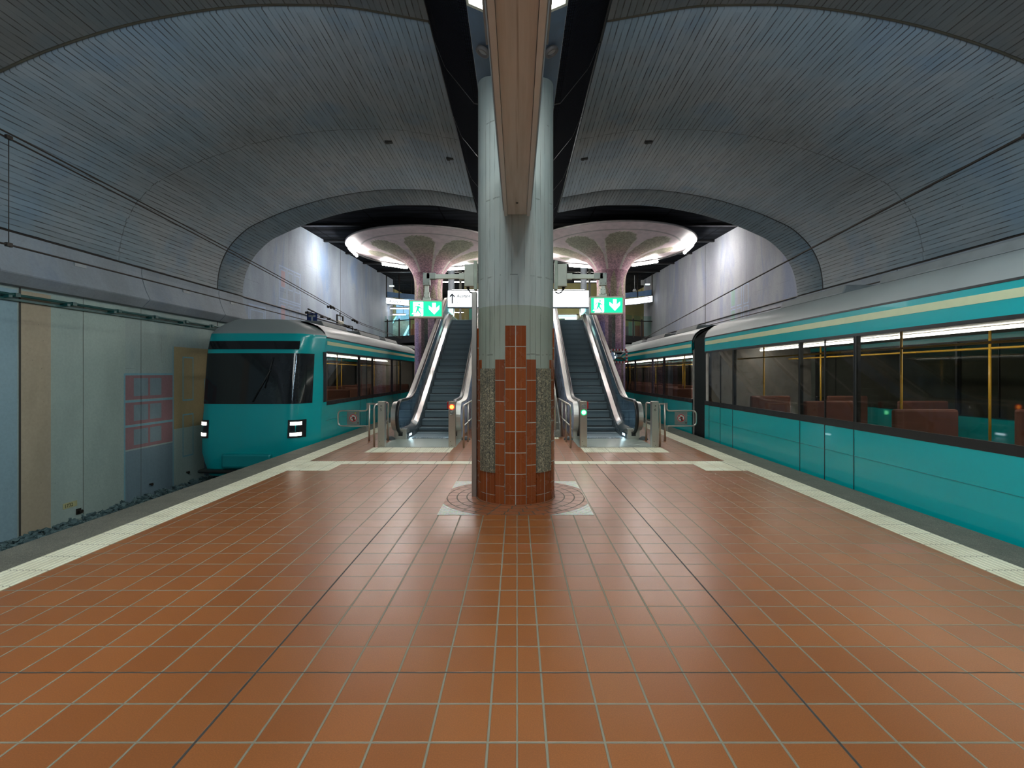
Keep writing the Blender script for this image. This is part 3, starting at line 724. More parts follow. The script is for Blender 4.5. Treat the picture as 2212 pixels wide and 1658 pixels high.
# ================================================================== CENTRAL COLUMN
CX, CY, CR = -0.018, 6.5, 0.487
col = thing('station_column', 'round board-marked concrete column with red-brown tile base in the centre', 'column', (CX, CY, 0), kind='structure')
def cyl_rows(r, z0, z1, a0, a1, n): return [[(r * math.cos(a0 + (a1 - a0) * k / n), r * math.sin(a0 + (a1 - a0) * k / n), z) for k in range(n + 1)] for z in (z0, z1)]
mb = MB(); n = 64
mb.grid(cyl_rows(CR, 0, 5.30, 0, 2 * PI, n), M_colc, uvs=[[(CR * 2 * PI * k / n, z) for k in range(n + 1)] for z in (0, 5.30)])
mb.grid([[(CR * 1.0 * math.cos(2 * PI * k / n), CR * math.sin(2 * PI * k / n), 5.30) for k in range(n + 1)], [(.3 * math.cos(2 * PI * k / n), .3 * math.sin(2 * PI * k / n), 5.31) for k in range(n + 1)]], M_colc, uvs=[[(0, 5.3)] * (n + 1)] * 2)
mb.build('shaft', M_colc, col, fix=False)
D = PI / 180
def curved_block(mb, a0, a1, z0, z1, r0, r1, mat=None, uv0=(0, 0), seg=3):
    """a tile bent round the column; angles in degrees from the side facing the camera"""
    g = 0.0052 / r1
    A0, A1 = -PI / 2 + a0 * D + g, -PI / 2 + a1 * D - g
    pts = [(A0 + (A1 - A0) * k / seg) for k in range(seg + 1)]
    o0 = [(r1 * math.cos(a), r1 * math.sin(a), z0) for a in pts]; o1 = [(r1 * math.cos(a), r1 * math.sin(a), z1) for a in pts]
    i0 = [(r0 * math.cos(a), r0 * math.sin(a), z0) for a in pts]; i1 = [(r0 * math.cos(a), r0 * math.sin(a), z1) for a in pts]
    U = [[(uv0[0] + .02 + .96 * k / seg, uv0[1] + .02 + .96 * q) for k in range(seg + 1)] for q in (0, 1)]
    mb.grid([o0, o1], mat, uvs=U); mb.grid([o1, i1], mat, uvs=[U[1], U[1]]); mb.grid([i0, o0], mat, uvs=[U[0], U[0]])
    for q in (0, -1): mb.poly([o0[q], o1[q], i1[q], i0[q]], mat, uv=[U[0][q]] * 4)
M_grout = simple('pale_grout', (0.46, 0.45, 0.38), 0.85)
M_gran = granite('speckled_column_granite', (0.10, 0.095, 0.075), (0.24, 0.215, 0.15), (0.46, 0.40, 0.27), 0.45, 75)
pitch, th = 0.2555, 0.2462
def stack(a0, a1, zb, zt, idx):
    mb = MB(); g = MB(); z = zb
    rows = [(0.004, zb - .006)] if zb > .02 else []
    while z + th <= zt + .01: rows.append((z, z + th)); z += pitch
    for r, (p, q) in enumerate(rows):
        for c, a in enumerate(range(int((a1 - a0) // 15))): curved_block(mb, a0 + 15 * a, a0 + 15 * a + 15, p, q, CR - .002, CR + .016, None, (idx * 7 + c * 3, r))
    curved_block(g, a0, a1, 0.0, rows[-1][1] + .001, CR - .002, CR + .0145, None, (0, 0), seg=max(2, int((a1 - a0) / 5)))
    mb.build('tile_cladding', M_tile, col, fix=False); g.build('grout', M_grout, col, fix=False)
for q in range(4):
    b = q * 90
    stack(b - 15, b + 15, .117, 2.18, q * 4)
    for sgn in (-1, 1): stack(*(sorted((b + sgn * 15, b + sgn * 30))), .222, 1.78, q * 4 + 1 + (sgn > 0))
    # granite slab set between the tiles, and the tiles under it
    a0 = b + 30
    mb = MB()
    for k in range(4): curved_block(mb, a0 + .3 + 7.35 * k, a0 + 7.35 * k + 7.6, .372, 1.638, CR - .01, CR + .03, None, (0, 0), seg=2)
    curved_block(mb, a0 + .3, a0 + 29.6, .374, 1.634, CR - .01, CR + .024, None, (0, 0), seg=6)
    mb.build('granite_slab', M_gran, col, fix=False)
    mb = MB(); g = MB()
    for k in range(2):
        curved_block(mb, a0 + 15 * k, a0 + 15 * k + 15, .004, .10, CR - .002, CR + .016, None, (40 + q + k * 3, 0)); curved_block(mb, a0 + 15 * k, a0 + 15 * k + 15, .106, .37, CR - .002, CR + .016, None, (50 + q * 3 + k, 1))
    curved_block(g, a0, a0 + 30, 0, .371, CR - .002, CR + .0145, seg=6)
    mb.build('tile_cladding', M_tile, col, fix=False); g.build('grout', M_grout, col, fix=False)
# steel duct on the left flank, white-grey boxes, cable
M_box = simple('pale_green_grey_enamel', (0.52, 0.57, 0.50), 0.4, var=0.06)
M_box2 = simple('grey_green_cast_metal', (0.27, 0.31, 0.28), 0.45)
mb = MB(); mb.box(-.032, .032, -.05, .05, 0, 2.62)
d = mb.build('cable_duct', M_steel2, loc=(CX - CR - .043, CY - .06, 0), bevel=.006); tag(d, 'tall narrow steel cable duct fixed to the left flank of the column', 'cable duct')
def sign_face(parent, w, h, y):
    """green exit pictogram: running figure in a doorway and an arrow down"""
    G = emitter('exit_green_lit', (0.0, 0.62, 0.24), 1.05); W = emitter('exit_white_lit', (0.9, 1.0, 0.97), 1.6)
    def P(pts, m, nm, d): 
        mb = MB(); n = len(pts); mb.v += [(p[0] * w - w / 2, y - d, (1 - p[1]) * h - h) for p in pts] + [(p[0] * w - w / 2, y - d + .002, (1 - p[1]) * h - h) for p in pts]
        mb.face(range(n)); mb.face(range(2 * n - 1, n - 1, -1))
        for i in range(n): mb.face((i, (i + 1) % n, n + (i + 1) % n, n + i))
        return mb.build(nm, m, parent)
    P([(0, 0), (1, 0), (1, 1), (0, 1)], G, 'green_panel', .002)
    P([(.10, .06), (.415, .05), (.415, .93), (.39, 1.0), (.11, 1.0), (.135, .88), (.055, .86), (.10, .74)], W, 'doorway', .005)
    mb = MB()   # runner
    def Q(pts):
        n = len(mb.v); N = len(pts); mb.v += [(p[0] * w - w / 2, y - .009, (1 - p[1]) * h - h) for p in pts] + [(p[0] * w - w / 2, y - .004, (1 - p[1]) * h - h) for p in pts]
        mb.face(range(n, n + N))
        for i in range(N): mb.face((n + i, n + (i + 1) % N, n + N + (i + 1) % N, n + N + i))
    Q([(.288 + .03 * math.cos(t * PI / 7), .215 + .055 * math.sin(t * PI / 7)) for t in range(14)])
    Q([(.21, .32), (.275, .31), (.31, .36), (.35, .45), (.415, .46), (.415, .49), (.335, .49), (.30, .44), (.285, .50), (.28, .57), (.315, .68), (.36, .87), (.335, .885), (.285, .73), (.245, .63), (.225, .70), (.215, .765), (.075, .775), (.075, .74), (.185, .73), (.195, .62), (.215, .50), (.225, .375), (.19, .37), (.155, .49), (.135, .475), (.17, .345)])
    Q([(.30, .96), (.35, .89), (.36, .93), (.33, .985), (.29, .99)])
    mb.build('running_figure', G, parent)
    P([(.70, .10), (.81, .10), (.81, .46), (.92, .26), (.92, .50), (.76, .86), (.59, .50), (.59, .28), (.70, .46)], W, 'arrow', .005)
def exit_assembly(s, name_side):
    bx = s * .60 + CX
    B = thing('junction_box', f'pale grey junction box on the {name_side} flank of the column', 'junction box', (bx, CY, 2.70))
    mb = MB(); mb.box(-.06, .06, -.07, .07, 0, .285); mb.build('housing', M_box, B, bevel=.006)
    mb = MB(); mb.box(*sorted((s * -.06, s * -.098)), -.07, .07, -.04, .33); mb.build('back_plate', simple('cream_green_plate', (0.42, 0.50, 0.42), 0.5), B, bevel=.004)
    mb = MB(); mb.tube([(s * .01, -.02, 0), (s * .01, -.03, -.04), (s * -.01, -.05, -.075), (s * -.05, -.05, -.09), (s * -.09, -.04, -.07)], .008); mb.build('cable', M_black, B)
    mb = MB(); mb.tube([(s * .02, 0, 0), (s * .015, 0, -.045)], [.022, .012]); mb.build('gland', M_wire, B)
    xc = -1.177 if s < 0 else 1.153; zt = 2.52 if s < 0 else 2.566; xarm = (-1.17 if s < 0 else 1.11)
    S = thing('exit_sign', f'lit green emergency exit sign with arrow down, on an arm {name_side} of the column', 'exit sign', (xc, CY - .02, zt))
    rz = .09 if s < 0 else -.02
    S.rotation_euler = (0, 0, rz)
    w, h = .43, .225
    mb = MB(); mb.box(-w / 2, w / 2, -.05, .05, -h, 0); mb.build('housing', simple('cream_enamel', (0.55, 0.53, 0.46), 0.4, var=.05), S, bevel=.006)
    mb = MB()
    for x0, x1, z0, z1 in ((-w / 2, w / 2, -.017, 0), (-w / 2, w / 2, -h, -h + .017), (-w / 2, -w / 2 + .014, -h, 0), (w / 2 - .014, w / 2, -h, 0)): mb.box(x0, x1, -.062, -.048, z0, z1)
    mb.build('frame', simple('cream_frame_metal', (0.50, 0.47, 0.40), 0.4, var=.05), S)
    fp = bpy.data.objects.new('pictogram_panel', None); COL.objects.link(fp); fp.parent = S; fp.location = (0, 0, -.015)
    sign_face(fp, w - .024, h - .03, -.05)
    for k in range(4):
        mb = MB(); mb.box(-.10 + k * .065, -.06 + k * .065, -.03, .01, -h - .006, -h + .001); mb.build('clip', M_box, S)
    # support arm: parts of the sign
    z0 = 0; A = S
    inv = Matrix.Rotation(-rz, 4, 'Z')
    def put(mb, nm, m, **k):
        o = mb.build(nm, m, A, **k); o.rotation_euler = (0, 0, -rz); return o
    ax = xarm - xc; ztube = 2.815 - zt
    mb = MB(); mb.box(ax - .05, ax + .05, -.02, .02, 0, .04); mb.box(ax - .034, ax + .034, -.026, .026, .03, .11); put(mb, 'mounting_foot', M_box, bevel=.003)
    mb = MB(); mb.box(ax - .024, ax + .024, -.022, .022, .10, ztube - .04); put(mb, 'drop_tube', M_box)
    e = s * .05
    mb = MB(); mb.box(ax - .045, ax + .045, -.04, .04, ztube - .10, ztube + .06); mb.box(*sorted((ax, ax - s * .115)), -.04, .04, ztube - .02, ztube + .06); put(mb, 'elbow_casting', M_box2, bevel=.005)
    mb = MB(); mb.box(*sorted((ax - s * .11, bx - xc + s * .05)), -.025, .025, ztube - .012, ztube + .045); put(mb, 'arm_tube', M_box)
    mb = MB(); mb.box(*sorted((bx - xc + s * .05, bx - xc + s * .13)), -.035, .035, ztube - .022, ztube + .055); put(mb, 'wall_clamp', M_box, bevel=.003)
    mb = MB()
    for dx in (-.03, .03):
        for dz in (-.075, .045): mb.tube([(ax + dx, -.042, ztube + dz), (ax + dx, -.046, ztube + dz)], .005, n=6)
    for dx in (-.022, .022):
        for dz in (.045, .095): mb.tube([(ax + dx, -.027, dz), (ax + dx, -.031, dz)], .005, n=6)
    put(mb, 'screw', M_black)
exit_assembly(-1, 'left'); exit_assembly(1, 'right')

# ================================================================== HALL: ceiling, mushroom columns
mb = MB(); zc = lambda y: 6.95 + 0.045 * (y - 18.3)
mb.poly([(-9, YV - .3, zc(YV)), (9, YV - .3, zc(YV)), (9, 46, zc(46)), (-9, 46, zc(46))][::-1]); mb.poly([(-9, YV - .3, zc(YV) + .2), (9, YV - .3, zc(YV) + .2), (9, 46, zc(46) + .2), (-9, 46, zc(46) + .2)])
struct(mb.build('ceiling', M_ceil), 'black mesh ceiling of the station hall beyond the vaults', 'ceiling')
mb = MB(); 
for i in range(6): mb.box(-9, 9, 15.2 + i * 2.6, 15.32 + i * 2.6, zc(15.2 + i * 2.6) - .08, zc(15.2 + i * 2.6) - .005)
struct(mb.build('ceiling_battens', M_black), 'dark cross battens under the black hall ceiling', 'ceiling')
M_mos = mosaic_mat()
def mushroom_mesh(N=8):
    R = 3.3
    prof = [(.575, 0), (.575, 3.0), (.575, 4.0), (.575, 4.6), (.57, 5.0), (.58, 5.25), (.60, 5.42), (.64, 5.56), (.70, 5.70), (.79, 5.83), (.90, 5.96), (1.02, 6.08), (1.25, 6.19), (1.52, 6.29), (1.85, 6.385), (2.2, 6.465), (2.6, 6.54), (3.0, 6.61), (3.3, 6.66)]
    PP = []
    for i in range(len(prof) - 1):
        k = 2 if i < 3 else (6 if i < 9 else 7)
        if i < 3: k = 10
        for j in range(k):
            t = j / k; PP.append((prof[i][0] * (1 - t) + prof[i + 1][0] * t, prof[i][1] * (1 - t) + prof[i + 1][1] * t))
    PP.append(prof[-1])
    n = 288; mb = MB(); rows = []
    for r, z in PP: rows.append([(r * math.cos(2 * PI * k / n), r * math.sin(2 * PI * k / n), z) for k in range(n)])
    mb.grid(rows, None, closed=True)
    me = bpy.data.meshes.new('mushroom_shell'); me.from_pydata(mb.v, [], mb.f); me.polygons.foreach_set('use_smooth', [True] * len(me.polygons))
    ca = me.color_attributes.new('paint', 'FLOAT_COLOR', 'POINT')
    rnd = random.Random(3)
    jag = [rnd.uniform(-.06, .06) for _ in range(64)]
    stripes = [rnd.random() for _ in range(48)]
    PINK = (.56, .34, .39); CONC = (.78, .68, .675); OLIVE = (.34, .315, .225); TAN = (.44, .36, .26)
    def mixc(a, b, t): t = max(0, min(1, t)); return tuple(a[i] * (1 - t) + b[i] * t for i in range(3))
    def colour(th, r, z):
        q = ((th + PI / 2) / (2 * PI) * N) % 1.0; q = q if q < .5 else q - 1; side = q * 2 * PI / N * r       # metres from the petal's centre line
        if z > 5.15:
            # petals
            if r < 2.0: hw = .20 + .40 * max(0, (r - .6) / 1.4) ** .66
            else:
                t = (r - 2.0) / .62; hw = .60 * math.sqrt(max(0, 1 - t * t)) + .035 * math.cos(t * 11)
                hw = min(hw, .63)
            edge = abs(side)
            lim = r - (2.58 + .05 * math.cos(q * 62))
            if r < .80:
                hw = min(hw, PI * r / N * .965)
            if edge < hw and lim < 0:
                if edge > hw - .035 or lim > -.035: return (*(.74, .70, .60), 0)
                c = mixc((.62, .36, .44), (.48, .36, .30), (r - .6) / .7); c = mixc(c, OLIVE, (r - 1.2) / .6)
                return (*c, 1)
            if z < 5.75: return (*mixc(PINK, CONC, .5), 0)
            if abs(r - 2.72) < .02: return (.33, .29, .28, 0)
            return (*mixc(CONC, PINK, .25), 0)
        # buds over the stripes
        ph = ((th + PI / 2) / (2 * PI) * 12) % 1.0; ph = ph if ph < .5 else ph - 1; kk = round((th + PI / 2) / (2 * PI) * 12)
        top = (5.62 if kk % 2 == 0 else 5.15) - abs(ph) * 1.1 + .05 * math.cos(ph * 44)
        low = 4.55
        if abs(ph) < .40 and low < z < top: return (*TAN, 1)
        if z > 4.55 + .18 * (kk % 2): return (*PINK, 1)
        i = int(((th + PI) / (2 * PI) * 26)) % 26; s_ = stripes[i]
        if s_ < .34: c = PINK if z > 2.9 else (.30, .17, .27)
        elif s_ < .6: c = (.14, .14, .11) if z > 3.2 else (.10, .11, .11)
        elif s_ < .82: c = (.16, .11, .115)
        else: c = (.36, .27, .47) if z < 3.6 else (.40, .26, .33)
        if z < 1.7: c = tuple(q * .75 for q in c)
        return (*c, 1)
    # colours measured per vertex
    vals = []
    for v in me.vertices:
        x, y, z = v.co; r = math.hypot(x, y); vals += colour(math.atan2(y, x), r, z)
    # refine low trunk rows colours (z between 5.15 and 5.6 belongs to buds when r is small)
    for i, v in enumerate(me.vertices):
        x, y, z = v.co; r = math.hypot(x, y)
        if 5.15 < z < 5.62 and r < .67:
            th = math.atan2(y, x); ph = ((th + PI / 2) / (2 * PI) * 12) % 1.0; ph = ph if ph < .5 else ph - 1; kk = round((th + PI / 2) / (2 * PI) * 12)
            top = (5.62 if kk % 2 == 0 else 5.15) - abs(ph) * 1.1 + .05 * math.cos(ph * 44)
            c = (*TAN, 1) if (abs(ph) < .40 and z < top) else (.42, .23, .28, 1)
            vals[4 * i:4 * i + 4] = c
    ca.data.foreach_set('color', vals)
    me.materials.append(M_mos); bm = bmesh.new(); bm.from_mesh(me); bmesh.ops.recalc_face_normals(bm, faces=bm.faces); bm.to_mesh(me); bm.free()
    return me
mush = mushroom_mesh()
M_rim = simple('rim_enamel', (0.42, 0.38, 0.38), 0.5)
def mushroom(x, y, label, angs=(185, 130, 75, 20)):
    t = thing('mushroom_column', label, 'column', (x, y, 0), kind='thing'); t.scale = (.955, .955, .985)
    o = bpy.data.objects.new('shaft_and_canopy', mush); COL.objects.link(o); o.parent = t
    mb = MB(); R = 3.3
    mb.lathe([(R - .03, 6.655), (R + .0, 6.64), (R + .02, 6.655), (R + .02, 6.70), (R - .4, 6.80), (0.0, 6.80)], n=96)
    mb.build('canopy_rim', M_rim, t)
    mb = MB(); mb.lathe([(R - .16, 6.54), (R - .10, 6.54), (R - .10, 6.575), (R - .16, 6.575), (R - .16, 6.54)], n=64, a0=-.1, a1=PI + .15); mb.build('cable_ring', M_black, t)
    for ad in angs:
        a = ad * D
        da = .60 / (R - .22)
        pts = [((R - .22) * math.cos(a) + q * -math.sin(a), (R - .22) * math.sin(a) + q * math.cos(a), 6.475) for q in (-.62, -.3, 0, .3, .62)]
        mb = MB(); mb.tube(pts, .06, n=10); f = mb.build('tube_lamp', M_ring_e, t)
        
        for q_ in (pts[0], pts[-1]): mb = MB(); mb.tube([(q_[0], q_[1], 6.475), (q_[0], q_[1], 6.60)], .015, n=6); mb.build('lamp_bracket', M_black, t)
    return t
mushroom(-3.54, 20.0, 'flower-painted mushroom column with mosaic shaft behind the left escalator')
mushroom(3.66, 19.5, 'flower-painted mushroom column with mosaic shaft behind the right escalator', angs=(-5, 50, 105, 160))
mushroom(0.2, 37.0, 'farther mushroom column, its lit rim just showing above the blank white sign', angs=(0, 60, 120, 180, 240, 300))
# loose tubes, small lamps and camera dome under the ceiling
def tube_lamp(x, y, z, l, ang, label):
    t = thing('ceiling_tube_light', label, 'ceiling light', (x, y, z)); t.rotation_euler = (0, 0, ang)
    mb = MB(); mb.tube([(-l / 2, 0, 0), (l / 2, 0, 0)], .022, n=10); mb.build('tube', M_tube_e, t)
    mb = MB(); mb.box(-l / 2, l / 2, -.04, .04, .04, .08); 
    for q in (-l * .35, l * .35): mb.box(q - .01, q + .01, -.01, .01, .08, zc(y) - z)
    mb.build('housing', M_black, t)
tube_lamp(-3.72, 29.2, 6.93, 1.25, 0, 'tube light under the dark ceiling, left of the column')
tube_lamp(4.0, 29.2, 6.95, 1.3, 0, 'tube light under the dark ceiling, right of the column')
for (x, y, z, l, lab) in ((-7.0, 30.6, 5.57, 1.5, 'left one of the pair below the left exit banner'), (-6.1, 34.0, 5.92, 1.9, 'right one of the pair below the left exit banner'), (-8.3, 35.0, 5.72, 1.0, 'short light low beside the left wall end'), (8.1, 34.0, 6.14, 1.1, 'single light below the right banner'),
                      (-2.0, 33.0, 6.2, 1.6, 'added light over the upper landing, left'), (2.6, 33.0, 6.2, 1.6, 'added light over the upper landing, right'), (0, 26, 7.0, 1.6, 'added light over the head of the stairs, middle'), (6.2, 40.0, 6.6, 1.6, 'added light near the olive back wall, right'), (-5.2, 41, 6.6, 1.6, 'added light near the olive back wall, left')):  # landing and back-wall tubes are added to light the upper level
    tube_lamp(x, y, z, l, 0, lab)
for k_, (x_, y_) in enumerate(((-.75, 15.6), (.75, 15.6), (-1.0, 18.2), (1.0, 18.2), (-1.1, 20.8), (1.1, 20.8))):  # tubes added out of sight behind the column to light the escalators
    tl = tube_lamp(x_, y_, 6.55, 1.0, PI / 2, f"added tube light above the central stairs, {'left' if x_ < 0 else 'right'} row, {('nearest', 'middle', 'farthest')[k_ // 2]}")
for x, lab in ((-7.4, 'left'), (7.7, 'right')):
    mb = MB(); mb.box(-.13, .13, -.06, .06, -.03, .03); tag(mb.build('ceiling_light_box', emitter('small_lamp', (.8, 1, .95), 1.5), loc=(x, 29.5, 6.85 if x > 0 else 6.75)), f'tiny lit lamp box under the ceiling beside the {lab} wall', 'ceiling light')
mb = MB(); mb.tube([(0, 0, 0), (0, 0, .82)], .015); mb.lathe([(.09, 0), (.09, -.05), (.12, -.08), (.10, -.15), (.0, -.19)], n=20); tag(mb.build('camera_dome', simple('camera_white', (.6, .6, .6), .3), loc=(7.0, 29.8, 6.62)), 'round ceiling camera dome above the right banner', 'security camera')
mb = MB(); mb.box(-.1, .1, -.1, .1, -.15, .15); tag(mb.build('wall_box', simple('wall_box_grey', (.35, .36, .36), .5), loc=(7.93, 31.55, 7.33)), 'small grey box at the far top corner of the right wall', 'junction box')

# ================================================================== ESCALATORS
SL, Y0 = .543, 13.35
TOPZ, TOPY = 3.80, 13.35 + 3.80 / .543
def zl(y):
    s = .16; a = SL * s * math.log1p(math.exp(min(60, (y - Y0) / s)))
    k = .10; return TOPZ - k * math.log1p(math.exp(min(60, (TOPZ - a) / k))) if a < TOPZ + 3 else TOPZ
def zl(y):
    s = .16; q = (y - Y0) / s; a = SL * s * (math.log1p(math.exp(q)) if q < 40 else q)
    k = .06; q2 = (TOPZ - a) / k; return TOPZ - k * (math.log1p(math.exp(q2)) if q2 < 40 else q2)
M_step = Mat('grooved_step_metal', 0.45, 0.25, (0.20, 0.255, 0.31)); P = M_step.obj(); x, y, z = M_step.sep(P)
w = M_step.math('SINE', M_step.math('MULTIPLY', x, 2 * PI / .0095))
M_step.color(M_step.mix(M_step.step(w, -.2, .4), (0.20, 0.26, 0.29), (0.38, 0.48, 0.53))); M_step.bump(w, .002); M_stepm = M_step.m
M_plate = Mat('ribbed_floor_plate', 0.3, 0.7, (0.42, 0.50, 0.46)); P = M_plate.obj(); x, y, z = M_plate.sep(P)
M_plate.bump(M_plate.math('SINE', M_plate.math('MULTIPLY', x, 2 * PI / .012)), .0006); M_platem = M_plate.m
M_glassc = glass('balustrade_glass', (0.80, 0.88, 0.90), 1.0)
M_cowl = simple('satin_cowl_steel', (0.62, 0.61, 0.58), 0.38, 0.8, 0.04, 2.0)
M_clad = simple('pale_blue_side_panel', (0.50, 0.63, 0.85), 0.3, 0.2, .1, 3.0)
ys = [11.98 + .12 * i for i in range(int((TOPY + 1.9 - 11.98) / .12) + 1)]
def path_band(mb, x0, x1, f_lo, f_hi, yl, mat=None):
    """bar of rectangular section following two height functions"""
    x0, x1 = sorted((x0, x1))
    rows = [[(x0, y, f_lo(y)), (x0, y, f_hi(y)), (x1, y, f_hi(y)), (x1, y, f_lo(y))] for y in yl]
    mb.grid(rows, mat, closed=True, smooth=False); mb.poly(rows[0], mat); mb.poly(rows[-1], mat)
def nose(cy, cz, r, y_end, top):     # outline from below round the front to the top
    return [(cy + .04, cz - r * .93)] + [(cy - r * math.cos(a), cz + r * math.sin(a)) for a in [(-.42 + .92 * i / 14) * PI for i in range(15)]]
def escalator(xc, label, lampcol):
    E = thing('escalator', label, 'escalator', (xc, 12.0, 0)); 
    T = lambda p: p
    YO = -12.0
    def B(mb, nm, m, **k):
        mb.v = [(v[0], v[1] + YO, v[2]) for v in mb.v]; return mb.build(nm, m, E, **k)
    mb = MB(); mb.box(-.82, .82, 10.70, 12.10, 0, .006); B(mb, 'floor_plate', M_platem)
    mb = MB(); mb.box(-.50, .50, 12.10, 12.22, 0, .012)
    for k in range(24): mb.box(-.48 + k * .0417 - .008, -.48 + k * .0417 + .008, 12.2, 12.28, .002, .012)
    B(mb, 'comb_plate', simple('comb_metal', (.55, .62, .66), .25, .8))
    i = 0
    y = 12.25
    while y < TOPY + .2:
        z1, z0 = zl(y + .05), zl(y - .35)
        mb = MB(); y1 = y + .40
        pts = [(y, z1), (y, z1 - .012)] + [(y + .025 + .02 * q, z1 - .02 - (z1 - z0 + .0) * q) for q in (.25, .6, .9)] + [(y + .05, min(z0, z1 - .02) - .04), (y1 + .02, min(z0, z1 - .02) - .04), (y1 + .02, z1)]
        mb.extrude([(p[0], p[1] + .004) for p in pts], 'x', -.497, .497)
        if z1 - z0 > .03: mb.box(-.497, .497, y - .002, y + .012, z1 - .004, z1 + .005)
        mb.m = [0] * len(mb.f); mb.mats = [M_stepm]; zb = zl(y - .35)
        if z1 - zb > .06: mb.box(-.497, .497, y - .006, y + .03, zb + .004, zb + .03, M_black)  # shade at the riser's foot put in as a black strip
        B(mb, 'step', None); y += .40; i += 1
    mb = MB(); mb.box(-.6, .6, TOPY + .2, TOPY + 2.0, TOPZ - .05, TOPZ); B(mb, 'upper_landing_plate', M_platem)
    for s in (-1, 1):
        yl = [q for q in ys]
        mb = MB(); path_band(mb, s * .503, s * .512, lambda q: zl(q) - .25 if q > 12.4 else -.0, lambda q: zl(q) + .12, [12.12] + yl[2:]); B(mb, 'skirt_panel', simple('skirt_dark_steel', (.16, .19, .21), .3, .7))
        mb = MB(); path_band(mb, s * .512, s * .53, lambda q: zl(q) + .10, lambda q: zl(q) + .15, [12.05] + yl[1:]); B(mb, 'brush_rail', M_black)
        # sloping inner deck
        mb = MB(); rows = [[(s * .508, q, zl(q) + .135), (s * .525, q, zl(q) + .185), (s * .625, q, zl(q) + .27), (s * .645, q, zl(q) + .27), (s * .645, q, zl(q) + .12), (s * .53, q, zl(q) + .10)] for q in [12.02] + yl[1:]]
        mb.grid(rows, closed=True, smooth=False); mb.poly(rows[0]); mb.poly(rows[-1]); B(mb, 'inner_deck', M_chrome)
        # base block with the handrail inlet
        mb = MB(); mb.extrude([(11.98, .0), (12.35, .0), (12.35, .19), (12.12, .25), (11.98, .25)], 'x', *sorted((s * .512, s * .80))); B(mb, 'newel_base', M_steel, bevel=.006)
        mb = MB(); mb.box(*sorted((s * .60, s * .70)), 11.965, 11.99, .085, .185); B(mb, 'handrail_inlet', M_black)
        mb = MB(); mb.box(*sorted((s * .500, s * .5035)), 12.28, 12.52, .055, .10); B(mb, 'skirt_light', emitter('escalator_skirt_glow', (.62, .88, 1.0), 9.0))
        # glass panels: newel glass and sloping glass, following the rail
        hz = lambda q: zl(q - .0) + .90
        C = (12.02, .555, .36)
        outl = [(C[0] + .1, .2)] + [(C[0] - .335 * math.cos(a), C[1] + .335 * math.sin(a)) for a in [(-.36 + .86 * i / 12) * PI for i in range(13)]]
        outl += [(q, zl(q) + .88) for q in yl if 12.1 < q < 13.3]; low = [(q, zl(q) + .18) for q in yl if 12.1 < q < 13.3][::-1]
        def pane(o, nm):
            mb = MB(); mb.extrude(o, 'x', *sorted((s * .652, s * .662))); B(mb, nm, M_glassc)
        pane(outl + low, 'glass_panel')
        cuts = [13.2, 15.2, 17.2, 19.2, TOPY + 1.4]
        for a, b in zip(cuts[:-1], cuts[1:]):
            qq = [a + .008 + (b - a - .016) * k / 12 for k in range(13)]
            pane([(q, zl(q) + .88) for q in qq] + [(q, zl(q) + .18) for q in qq[::-1]], 'glass_panel')
        # handrail: flattened rubber loop on a steel guide
        hp = [(12.07, .145), (11.90, .185)] + [(C[0] - .385 * math.cos(a), C[1] + .385 * math.sin(a)) for a in [(-.30 + .80 * i / 14) * PI for i in range(15)]]
        ycs = [q for q in yl if q > C[0] + .15]
        hp += [(q, zl(q) + .94) for q in ycs if q < TOPY + 1.5]; hp += [(TOPY + 1.5 + .38 * math.sin(a), TOPZ + .56 + .38 * math.cos(a)) for a in [PI * i / 8 for i in range(1, 8)]]
        def railband(hp, w, t0, t1, nm, m):
            mb = MB(); rows = []
            for i, p in enumerate(hp):
                a = hp[max(i - 1, 0)]; b = hp[min(i + 1, len(hp) - 1)]; d = Vector((b[0] - a[0], b[1] - a[1])).normalized(); n_ = Vector((-d.y, d.x))
                if i < 1: n_ = Vector((-1, .0)).normalized() if False else n_
                pr = [(-w, t0), (-w * .9, t1 * .8), (-w * .5, t1), (w * .5, t1), (w * .9, t1 * .8), (w, t0)]
                rows.append([(s * .657 + u, p[0] + n_.x * v, p[1] + n_.y * v) for u, v in pr])
            mb.grid(rows, closed=True, smooth=True); mb.poly(rows[0]); mb.poly(rows[-1]); B(mb, nm, m)
        railband(hp, .042, -.006, .026, 'handrail', M_black)
        railband(hp[1:], .028, -.035, -.008, 'handrail_guide', M_steel)
        # outer cowl and cladding
        cw = [(12.2, .24), (12.04, .22)] + [(C[0] - .345 * math.cos(a), C[1] + .345 * math.sin(a)) for a in [(-.38 + .88 * i / 16) * PI for i in range(17)]]
        cw += [(q, zl(q) + .895) for q in yl if 12.15 < q < TOPY + 1.5]
        rows = []
        for i, p in enumerate(cw):
            a = cw[max(i - 1, 0)]; b = cw[min(i + 1, len(cw) - 1)]; d = Vector((b[0] - a[0], b[1] - a[1])).normalized(); n_ = Vector((-d.y, d.x))
            rows.append([(s * .695, p[0], p[1]), (s * .70, p[0] + n_.x * .012, p[1] + n_.y * .012), (s * .815, p[0] + n_.x * .0, p[1] + n_.y * .0), (s * .815, p[0] - n_.x * .02, p[1] - n_.y * .02), (s * .695, p[0] - n_.x * .02, p[1] - n_.y * .02)])
        mb = MB(); mb.grid(rows, closed=True, smooth=False); mb.poly(rows[0]); mb.poly(rows[-1]); B(mb, 'outer_deck', M_cowl)
        side_o = [(12.2, .0), (12.2, .24)] + cw[1:]; yb = [q for q in yl if q < TOPY + 1.5][::-1]
        side_o = cw[2:] + [(q, max(0.0, zl(q) - .55)) for q in yb if q > 12.1] + [(12.08, .0), (12.08, .24)]
